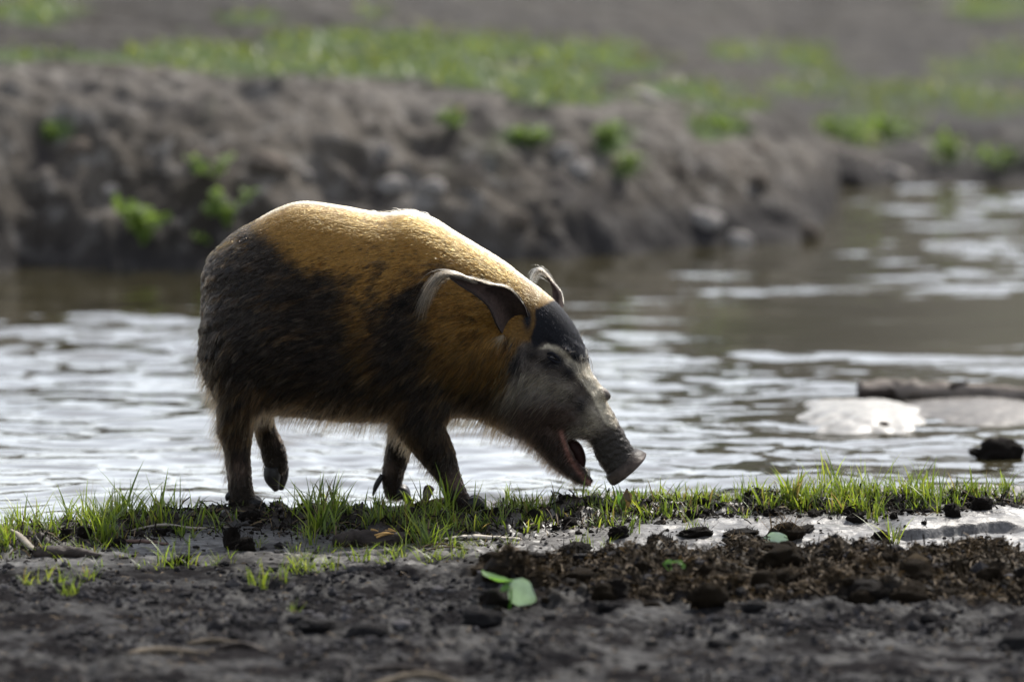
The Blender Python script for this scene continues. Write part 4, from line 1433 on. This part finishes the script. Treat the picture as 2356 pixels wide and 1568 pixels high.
NAMED = [
    ('peat_clump', 'peat', 534, 1264, 46, 52, 'black root clump standing on bare silt below the belly', 30),
    ('peat_clump', 'peat', 566, 1266, 40, 34, 'low black root clump right of the standing one on bare silt', 24),
    ('bark_piece', 'peat', 398, 1222, 56, 22, 'black bark piece in the grass left of the rear hoof', 0),
    ('peat_clump', 'peat', 408, 1294, 70, 16, 'flat dark root clump under the sprawling grass tuft', 10),
    ('peat_clump', 'peat', 1425, 1238, 48, 34, 'black leaning root clump at the edge of the pale silt', 26),
    ('peat_clump', 'peat', 1520, 1252, 64, 24, 'low black root clump on the pale silt left of the rotten root', 30),
    ('rotten_root', 'peat', 1600, 1238, 82, 26, 'rotten dark root with yellow moss on the pale silt', 10),
    ('peat_clump', 'peat', 1322, 1272, 78, 26, 'black root clump where the silt meets the dung', 26),
    ('peat_clump', 'peat', 1700, 1232, 86, 20, 'low ragged black clump left of the fibrous mound', 26),
    ('peat_mound', 'dung', 1806, 1236, 92, 44, 'fibrous grey-brown mound on the pale silt beside the pale leaf', 40),
    ('peat_clump', 'peat', 1848, 1222, 60, 14, 'flat dark crust behind the fibrous mound', 8),
    ('peat_clump', 'peat', 2026, 1240, 44, 24, 'smooth black lump left of the undercut ledge', 0),
    ('peat_clump', 'peat', 1968, 1196, 40, 20, 'black root lump under the right grass strip', 14),
    ('peat_clump', 'peat', 2190, 1188, 36, 34, 'black hanging root clump at the right grass edge', 16),
    ('peat_clump', 'peat', 2262, 1172, 50, 30, 'dark clump at the end of the right grass strip', 16),
    ('dung_lump', 'dung', 1705, 1256, 78, 30, 'rounded dark dung lump crowning the heap left of the pale leaf', 20),
    ('dung_lump', 'peat', 1355, 1308, 46, 28, 'black dung lump near the left end of the heap', 8),
    ('dung_lump', 'dung', 1932, 1280, 54, 30, 'dark dung lump on the rim of the heap right of the pale leaf', 16),
    ('dung_lump', 'dung', 2118, 1286, 40, 36, 'pointed dung lump on the rim of the heap below the undercut ledge', 24),
    ('dung_lump', 'peat', 2043, 1302, 66, 34, 'largest black dung lump with a dark hollow below it', 10),
    ('dung_lump', 'dung', 2200, 1285, 70, 30, 'broad dung lump on the rim of the heap near the right edge', 20),
    ('dung_lump', 'dung', 1800, 1340, 110, 34, 'long rounded dung lump in the front of the heap', 20),
    ('mud_clod', 'mud', 925, 1312, 26, 14, 'round black clod on grey mud left of the green leaf sprig', 0),
    ('mud_clod', 'mud', 517, 1300, 24, 13, 'small round black clod on the silt below the root clumps', 0),
    ('mud_clod', 'mud', 570, 1362, 60, 20, 'long dark clod left of the blurred fine grass tuft', 0),
    ('mud_clod', 'mud', 740, 1448, 110, 26, 'broad dark mud clod in the middle of the foreground', 0),
]
for nm, kind, u, v, w, h, lab, nr in NAMED:
    o = clod(nm, kind, u, v, w, h, lab, 'clod' if 'root' not in nm else 'root')
    if nr:
        rooty(o, nr * 2, h / 1000 * .9, STRAW if nm == 'dung_lump' or nm == 'peat_mound' else PEAT)

random.seed(21)
for i in range(72):
    u = random.uniform(1130, 2380)
    a, b = np.interp(u, DU_U, DU_T), np.interp(u, DU_U, DU_B)
    v = a + (b - a - 14) * random.random() ** .8 + 4
    w = random.choice([16, 22, 30, 44, 64, 90])
    o = clod('dung_clod', random.choice(['dung', 'dung', 'dung', 'peat']), u, v, w, w * random.uniform(.4, .7), 'small fibrous dung clod scattered through the brown heap at right', 'dung', 'clods of the dung heap')
for i in range(20):
    v = random.uniform(1318, 1575)
    u = random.uniform(-40, 2400)
    if 1090 < u and v < 1372:
        continue
    w = random.choice([16, 24, 36, 54, 80]) * (1 + (v - 1318) / 500)
    clod('mud_clod', 'mud', u, v, w, w * random.uniform(.2, .45), 'small dark clod strewn over the bare foreground mud', 'clod', 'clods on the foreground mud')
random.seed(22)
for i in range(20):
    u = random.uniform(-20, 1500)
    v = random.uniform(1258, 1312)
    w = random.choice([7, 9, 12, 16])
    clod('silt_crumb', 'peat', u, v, w, w * .35, 'small black crumb lying on the pale silt before the grass', 'clod', 'crumbs on the pale silt')
random.seed(23)
for i in range(70):
    u = random.uniform(-20, 2300)
    v = np.interp(u, GR_U, GR_V) + random.gauss(0, 14)
    w = random.choice([14, 20, 26, 34])
    o = clod('peat_clod', 'peat', u, v, w, w * random.uniform(.5, .9), 'small black peat clod between the grass roots of the strip', 'clod', 'peat clods in the grass strip')
    if i % 3 == 0:
        rooty(o, 10, .018)
for u, v in ((1394, 1340), (1010, 1345), (1795, 1446), (2170, 1522), (1860, 1362), (520, 1425), (1490, 1452)):
    clod('pebble', 'stone', u, v, 11, 7, 'small pale pebble on the dark foreground mud', 'pebble', 'pale pebbles')

# straw fibres through the dung, and flat chips over the foreground
def fibres(name, n, fu, label, mat, L=(.008, .03), wd=(.0007, .0016), up=.3):
    u, v = fu(n)
    g0 = G(u, v, np.zeros(n))
    f = ground_fields(g0[:, 0], g0[:, 1])
    z = f[0]
    a = rng.uniform(0, 2 * np.pi, n)
    el = rng.normal(.1, up, n)
    d = np.column_stack([np.cos(a) * np.cos(el), np.sin(a) * np.cos(el), np.sin(el)])
    s = np.column_stack([-np.sin(a), np.cos(a), rng.normal(0, .5, n)])
    ln = rng.uniform(*L, n)
    w = rng.uniform(*wd, n)
    c = np.column_stack([g0[:, 0], g0[:, 1], z + np.abs(np.sin(el)) * ln * .45 + .0015])
    tt = np.array([-.5, 0, .5])
    sag = np.array([0, .12, 0])
    mid = c[:, None] + d[:, None] * (ln[:, None] * tt)[..., None] + np.array([0, 0, 1.0]) * (ln[:, None] * sag)[..., None]
    V = np.stack([mid - s[:, None] * w[:, None, None], mid + s[:, None] * w[:, None, None]], 2).reshape(-1, 3)
    b = np.arange(n)[:, None] * 6
    F = np.concatenate([np.stack([b + k, b + k + 1, b + k + 3, b + k + 2], -1).reshape(-1, 4) for k in (0, 2)])
    o = link(name, mesh_np(name, V, F), mat)
    o['kind'] = 'stuff'
    o['label'] = label
    o['category'] = 'straw'
    return o


def dung_uv(n):
    u = rng.uniform(1100, 2400, n)
    a, b = np.interp(u, DU_U, DU_T), np.interp(u, DU_U, DU_B)
    return u, a + (b - a) * rng.random(n) * 1.15


def strip_uv(n):
    u, v = strip_roots(n)
    return u, v + 10


def crumbs(name, n, fu, size, label, cfun):
    u, v = fu(n)
    n = len(u)
    g0 = G(u, v, np.zeros(n))
    z = ground_fields(g0[:, 0], g0[:, 1])[0]
    V0, F0 = ico(1)
    r = np.exp(rng.normal(np.log(size), .5, n))
    sc = r[:, None] * rng.uniform(.6, 1.3, (n, 3)) * np.array([1, 1, .75])
    jit = rng.uniform(.6, 1.35, (n, len(V0), 1))
    V = V0[None] * jit * sc[:, None]
    a = rng.uniform(0, 6.28, n)
    ca, sa = np.cos(a)[:, None], np.sin(a)[:, None]
    V = np.stack([V[..., 0] * ca - V[..., 1] * sa, V[..., 0] * sa + V[..., 1] * ca, V[..., 2]], -1)
    V = V + np.column_stack([g0[:, 0], g0[:, 1], z + r * .2])[:, None]
    F = (F0[None] + (np.arange(n) * len(V0))[:, None, None]).reshape(-1, 3)
    me = mesh_np(name, V.reshape(-1, 3), F, False)
    attr_c(me, 'skin_colour', np.repeat(cfun(n, u, v), len(V0), 0))
    o = link(name, me, CRUMB)
    o['kind'] = 'stuff'
    o['label'] = label
    o['category'] = 'soil'
    return o


CRUMB = mat_skin('crumb_soil', rough=.9)


def mudcol(n, u, v):
    return np.array([.03, .028, .029]) * np.exp(rng.normal(-.1, .5, (n, 1)))


def dungcol(n, u, v):
    c = np.array([[.010, .0075, .005], [.022, .0155, .009], [.045, .032, .018], [.085, .062, .034]])
    return c[rng.choice(4, n, p=[.4, .35, .18, .07])] * rng.uniform(.7, 1.3, (n, 1))


def fore_uv(n):
    u = rng.uniform(-60, 2420, n)
    v = 1300 + 290 * rng.random(n)
    q = fbm(np.stack([u * .005, v * .022], -1), 4, 77)
    k = rng.random(n) < sstep(-.12, .28, q)
    return u[k], v[k]


crumbs('soil_crumbs', 14000, fore_uv, .0040, 'crumbly grey soil covering the foreground mud', mudcol)
crumbs('dung_crumbs', 1800, lambda n: dung_uv(n), .0042, 'crumbly brown dung covering the heap at right', dungcol)
crumbs('peat_crumbs', 2600, lambda n: strip_uv(n), .0036, 'black peat crumbs between the grass roots', lambda n, u, v: np.array([.012, .0095, .0075]) * np.exp(rng.normal(0, .4, (n, 1))))
crumbs('silt_crumbs', 700, lambda n: (rng.uniform(-40, 2400, n), rng.uniform(1225, 1310, n)), .0028, 'dark crumbs strewn over the pale silt', lambda n, u, v: np.array([.03, .027, .025]) * np.exp(rng.normal(0, .6, (n, 1))))
fibres('straw_litter', 3000, dung_uv, 'broken tan straw fibres through the dung heap', STRAW)
fibres('dung_fibres', 6000, dung_uv, 'dark brown fibres matted through the dung heap', DUNG, (.01, .035), (.0008, .002), .5)
fibres('dark_litter', 2600, strip_uv, 'dead dark stalks matted between the grass roots', PEAT, (.01, .045), (.0008, .002), .5)
fibres('dead_stalks', 500, strip_uv, 'dry yellowed stalks matted between the grass roots', STRAW, (.01, .05), (.0008, .0016), .4)
fibres('fine_litter', 900, lambda n: (rng.uniform(-40, 2400, n), rng.uniform(1290, 1580, n)), 'fine broken stalks over the foreground mud', STRAW, (.006, .02), (.0006, .0015), .15)


# leaves
def leaf_geo(base, tip, nrm, width, curl=.15, fold=.25, jag=.0, seed=0, nl=14, nw=9):
    """leaf blade between two places; nrm is its rough facing"""
    base, tip, nrm = np.asarray(base, float), np.asarray(tip, float), np.asarray(nrm, float)
    ax = tip - base
    L = np.linalg.norm(ax)
    ax /= L
    sd = np.cross(ax, nrm)
    sd /= np.linalg.norm(sd)
    up = np.cross(sd, ax)
    s = np.linspace(0, 1, nl)
    prof = np.sin(np.pi * s ** .75) ** .8 * .5 * width
    prof = prof * (1 + jag * vnoise(np.column_stack([s * 9, s * 0]), seed))
    q = np.linspace(-1, 1, nw)
    V = base + ax * (s * L)[:, None, None] + sd * (prof[:, None] * q)[..., None] + up * ((fold * np.abs(q)[None] * prof[:, None]) - curl * L * (s[:, None] - .5) ** 2 * 2 + .0012 * np.sin(q * 14 + s[:, None] * 9))[..., None]
    return V.reshape(-1, 3), [grid_faces(nl, nw)]


b0 = gp(1176, 1352) + np.array([0, -.02, .004])
sprig = empty('leaf_sprig', b0)
tag(sprig, 'fallen sprig with one green and one pale leaf on the mud', 'leaf')
jn = b0 + np.array([0, -.01, .050])
for nm, tipv, nr, w, mt, cu, fo, sdv in (
        ('leaf', gp(1107, 1368) + np.array([0, 0, .036]), (0.25, -.55, .8), .040, BROADLEAF, -.10, .35, 1),
        ('leaf', gp(1238, 1386) + np.array([0, 0, .012]), (-.25, -.95, .35), .052, PALELEAF, .12, -.12, 2),
        ('leaf', gp(1150, 1346) + np.array([0, 0, .046]), (0, -.4, .9), .020, BROADLEAF, .1, .3, 3)):
    V, F = leaf_geo(jn, tipv, nr, w, cu, fo, .12, sdv)
    link(nm, mesh_np('leaf', local(V, b0), F), mt, sprig)
V, F = tube(np.array([b0 + np.array([-.004, .012, -.002]), b0 + np.array([0, .004, .02]), jn]), [.0022, .002, .0015], 6, nseg=8)
link('stalk', mesh_np('stalk', local(V, b0), F), BROADLEAF, sprig)

b0 = gp(1800, 1272) + np.array([0, -.03, .018])
lf = empty('fallen_leaf', b0)
tag(lf, 'single pale green leaf standing on the dung heap rim', 'leaf')
V, F = leaf_geo(b0 + np.array([.012, 0, .016]), b0 + np.array([-.046, -.004, .020]), (.1, -.85, .5), .036, .05, .12, .2, 5)
link('leaf', mesh_np('leaf', local(V, b0), F), PALELEAF, lf)
V, F = leaf_geo(b0 + np.array([-.01, .002, .014]), b0 + np.array([.024, -.012, .004]), (.1, -.6, .8), .014, .05, .2, .1, 6)
link('leaf', mesh_np('leaf', local(V, b0), F), PALELEAF, lf)
V, F = leaf_geo(b0 + np.array([-.006, .0, -.004]), b0 + np.array([-.030, -.006, .012]), (.1, -.7, .6), .016, .05, .2, .1, 7)
link('leaf', mesh_np('leaf', local(V, b0), F), BROADLEAF, lf)

b0 = gp(1548, 1312)
sd = empty('seedling', b0)
tag(sd, 'tiny bent green seedling growing out of the dung heap', 'plant')
for pth in ([(0, 0, 0), (-.004, 0, .016), (-.002, 0, .028), (.012, 0, .030), (.022, 0, .020)], [(-.002, 0, 0), (-.010, 0, .012), (-.022, 0, .026)]):
    V, F = tube(np.array(pth), np.linspace(.0016, .0010, len(pth)), 6, nseg=12)
    link('stem', mesh_np('stem', V, F), BROADLEAF, sd)
for a, b in (((-.022, 0, .026), (.012, -.004, .031)), ((.008, 0, .030), (.026, -.004, .022)), ((.018, 0, .022), (.028, -.002, .012))):
    V, F = leaf_geo(a, b, (0, -.5, .9), .010, .1, .3, .3, 8)
    link('leaf', mesh_np('leaf', V, F), BROADLEAF, sd)

b0 = gp(1436, 1166)
dl = empty('nibbled_plant', b0)
tag(dl, 'green shoot with a withered brown leaf just below the snout', 'plant')
for a, b, w, mt in (((-.004, 0, 0), (-.018, 0, .060), .010, BROADLEAF), ((0, 0, 0), (-.006, -.004, .052), .012, BROADLEAF), ((.002, 0, .006), (.006, -.002, .058), .024, DEADLEAF), ((.004, 0, .05), (.016, -.004, .024), .018, DEADLEAF)):
    V, F = leaf_geo(a, b, (.1, -.95, .2), w, .1, .2, .3, 9)
    link('leaf', mesh_np('leaf', V, F), mt, dl)

# ------------------------------------------------------------------ in the water at the right
def bar(name, u, v, ru, rv, h, label, seed):
    c = G(float(u), float(v), WZ)
    e = G(float(u + ru), float(v), WZ)
    f = G(float(u), float(v - rv), WZ)
    rx, ry = e[0] - c[0], f[1] - c[1]
    q = np.linspace(-1.15, 1.15, 60)
    A, B = np.meshgrid(q, q)
    pp = np.stack([A * rx, B * ry], -1)
    r = np.sqrt(A ** 2 + B ** 2) + .22 * fbm(pp * 7, 3, seed) + .12 * fbm(pp * 20, 2, seed + 1)
    z = h * (1 - r ** 2 * 1.2) + .0022 * fbm(pp * 30, 3, seed + 2)
    z = np.maximum(z, -.02)
    me = mesh_np(name, np.stack([A * rx, B * ry, z], -1).reshape(-1, 3), grid_faces(60, 60))
    o = link(name, me, SILT, loc=(c[0], c[1], WZ + .001))
    o['kind'] = 'structure'
    o['label'] = label
    return o


SILT = mat_simple('wet_pale_silt', (.24, .225, .2), .4, .5, 26, .9, spec=.4)
bar('silt_bar', 1985, 960, 150, 46, .032, 'pale wet silt bar in the shallows beside the grey log', 401)

DARKSILT = mat_simple('wet_dark_silt', (.07, .06, .05), .5, .5, 30, .8, spec=.3)
ob = bar('mud_bar', 2270, 945, 210, 36, .018, 'low grey mud bar behind the black debris clump, under the grey log', 415)
ob.data.materials.clear()
ob.data.materials.append(DARKSILT)
P = np.array([G(1978, 914, WZ), G(2060, 912, WZ), G(2200, 916, WZ), G(2400, 930, WZ)]) + np.array([0, 0, .016])
lg = empty('grey_log', P[0])
tag(lg, 'weathered grey log with a dark broken end lying in the shallows at right', 'log')
V, F = tube(P, [.036, .040, .034, .034], 18, 421, .45, 44, .72)
V = V + .006 * fbm(V * np.array([14, 60, 60]), 3, 423)[:, None] * np.array([0, .6, 1])
link('trunk', mesh_np('trunk', local(V, P[0]), F), mat_simple('grey_log_wood', (.13, .11, .095), .65, .6, 20, .9, dist=.01, stretch=(.2, 1, 1)), lg)
V, F = tube(np.array([P[0] + np.array([-.004, -.028, -.004]), P[0] + np.array([.05, -.034, -.004]), P[0] + np.array([.092, -.034, .008])]), [.020, .024, .016], 10, 425, .4, 14, .9)
link('broken_end', mesh_np('broken_end', local(V, P[0]), F), BARK, lg)
V, F = tube(np.array([P[2] + np.array([-.02, -.02, .018]), P[2] + np.array([.03, -.03, .034])]), [.008, .004], 8)
link('knot', mesh_np('knot', local(V, P[0]), F), BARK, lg)
q = G(2300, 1046, WZ)
o = clod('floating_clump', 'peat', 0, 0, 96, 62, 'black clump of debris standing in the shallows at the right edge', 'clump', p=q)
rooty(o, 20, .03)
q = G(2252, 1042, WZ)
clod('floating_clump', 'peat', 0, 0, 44, 18, 'smaller dark lump beside the black debris clump in the shallows', 'clump', p=q)
q = G(2034, 980, WZ + .008)
clod('silt_stone', 'clay', 0, 0, 30, 20, 'small brown stone on the pale silt bar', 'stone', p=q)

# ------------------------------------------------------------------ on the far bank
def far_clod(kind, u, v, wpx, hpx, label, cat, group=None, name='bank_stone'):
    q = far_hit(float(u), float(v))
    return clod(name, kind, 0, 0, wpx, hpx, label, cat, group, p=q)


random.seed(31)
LUMPS = [(880, 352, 34, 26, 'stone', 'small pale clay lump above the middle of the hog back'), (905, 432, 78, 44, 'stone', 'large pale clay lump just above the dip in the hog back'),
         (992, 436, 70, 40, 'stone', 'large pale clay lump right above the shoulder mane'), (700, 408, 40, 24, 'stone', 'small pale clay lump above the hog hips'),
         (255, 440, 34, 24, 'stone', 'small pale clay lump above the brightest bank plant'), (1300, 355, 60, 40, 'stone', 'pale clay lump right of the pale green plant on the bank face'),
         (1330, 400, 56, 44, 'stone', 'pale clay lump left of the gully plants'), (1622, 512, 90, 44, 'stone', 'broad pale clay lump at the foot of the far bank'),
         (1560, 395, 50, 34, 'clay', 'brown clay lump right of the gully plants'), (1740, 350, 56, 30, 'clay', 'brown clay lump below the bright crest plant'),
         (1745, 420, 44, 34, 'clay', 'brown clay lump low on the bank near its right end'), (1480, 225, 90, 30, 'stone', 'wide pale clay lip on the crest of the far bank'),
         (1190, 510, 60, 40, 'clay', 'brown clay lump on the bank above the hog neck'), (620, 380, 90, 40, 'clay', 'wide brown clay lump right of the flat bank plant'),
         (180, 350, 70, 40, 'clay', 'brown clay lump below the small dark green bank plant'), (1700, 560, 70, 34, 'stone', 'pale clay lump at the waterline of the far bank'),
         (1850, 540, 70, 40, 'clay', 'brown clay lump at the tip of the far bank'), (2060, 400, 80, 24, 'stone', 'flat pale clay lump on the low bank at right')]
for u, v, w, h, k, lab in LUMPS:
    far_clod(k, u, v, w, h, lab, 'clay', None, 'clay_lump')


def plant(u, v, wpx, hpx, n, lpx, label, tilt=(0, 0)):
    q = far_hit(float(u), float(v))
    k = (CAM[1] - q[1]) / CAM[1]
    w, h, ll = wpx / 1000 * k, hpx / 1000 * k, lpx / 1000 * k
    o = empty('bank_plant', q - np.array([0, 0, .01]))
    tag(o, label, 'plant')
    stems, leaves = [], []
    for i in range(max(4, n // 9)):
        e = np.array([random.uniform(-.5, .5) * w + tilt[0] * w, random.uniform(-.35, .1) * w, random.uniform(.45, 1.0) * h])
        stems.append(tube(np.array([(0, 0, 0), e * np.array([.4, .4, .6]), e]), [.004, .003, .002], 5, nseg=6))
        for j in range(9):
            f = random.uniform(.35, 1.05)
            c = e * np.array([f, f, f ** .7])
            d = np.array([random.gauss(0, 1), random.gauss(-.3, 1), random.gauss(.2, .6)])
            d = d / np.linalg.norm(d) * ll * random.uniform(.6, 1.2)
            leaves.append(leaf_geo(c, c + d, (random.gauss(0, .4), -.3, 1), ll * .55, .1, .2, 0, 0, 6, 5))
    V, F = merge(stems)
    link('stems', mesh_np('stems', V, F), BANKLEAF, o)
    V, F = merge(leaves)
    f = link('foliage', mesh_np('foliage', V, F), BANKLEAF, o)
    return o


random.seed(33)
plant(330, 562, 140, 105, 90, 34, 'brightest leafy plant low on the far bank at left, above the water')
plant(525, 520, 100, 95, 60, 30, 'leafy plant on the far bank right of the brightest one, behind the rump')
plant(490, 405, 120, 56, 60, 24, 'flat leafy plant halfway up the far bank above the rump')
plant(462, 560, 34, 26, 14, 16, 'tiny plant between the two leafy plants low on the far bank')
plant(130, 314, 56, 40, 40, 20, 'small dark green plant high on the far bank at left')
plant(1040, 286, 60, 36, 40, 20, 'small green plant near the crest of the far bank above the hog')
plant(1215, 330, 100, 44, 54, 22, 'pale green plant on the far bank face above the ears')
plant(1405, 330, 70, 60, 54, 22, 'yellow-green plant high in the far bank gully')
plant(1440, 400, 60, 60, 40, 22, 'dark green plant lower in the far bank gully')
plant(1660, 300, 100, 48, 70, 24, 'bright green plant on the crest of the far bank at right')
plant(1950, 330, 150, 70, 90, 28, 'broad yellow-green bush where the far bank drops away')
plant(2050, 320, 110, 54, 70, 26, 'rounded green bush right of the broad yellow-green one')
plant(2190, 380, 90, 80, 70, 26, 'yellow-green bush hanging over the low bank at far right')
plant(2300, 392, 90, 56, 60, 26, 'dark green bush at the right edge above the low bank')

# grass on top of the far bank
n = 60000
gx, gy = rng.uniform(-2.4, 2.8, n), rng.uniform(5.2, 16.5, n)
zz, dd, ww = far_height(gx, gy)
uu, vv = UV(np.column_stack([gx, gy, zz]))
mk = grass_mask(uu, vv, np.stack([gx, gy], -1)) * (zz > .02)
kp = rng.random(n) < mk * .5
n = kp.sum()
fg = grass_object('far_grass', np.column_stack([gx, gy, zz - .005])[kp], rng.uniform(.02, .065, n), rng.uniform(.005, .011, n), np.abs(rng.normal(.5, .4, n)), np.abs(rng.normal(.4, .3, n)), nseg=2, tint=np.array([.8, .78, .65]))
fg['kind'] = 'stuff'
fg['label'] = 'low green grass in patches over the top of the far bank'
fg['category'] = 'grass'
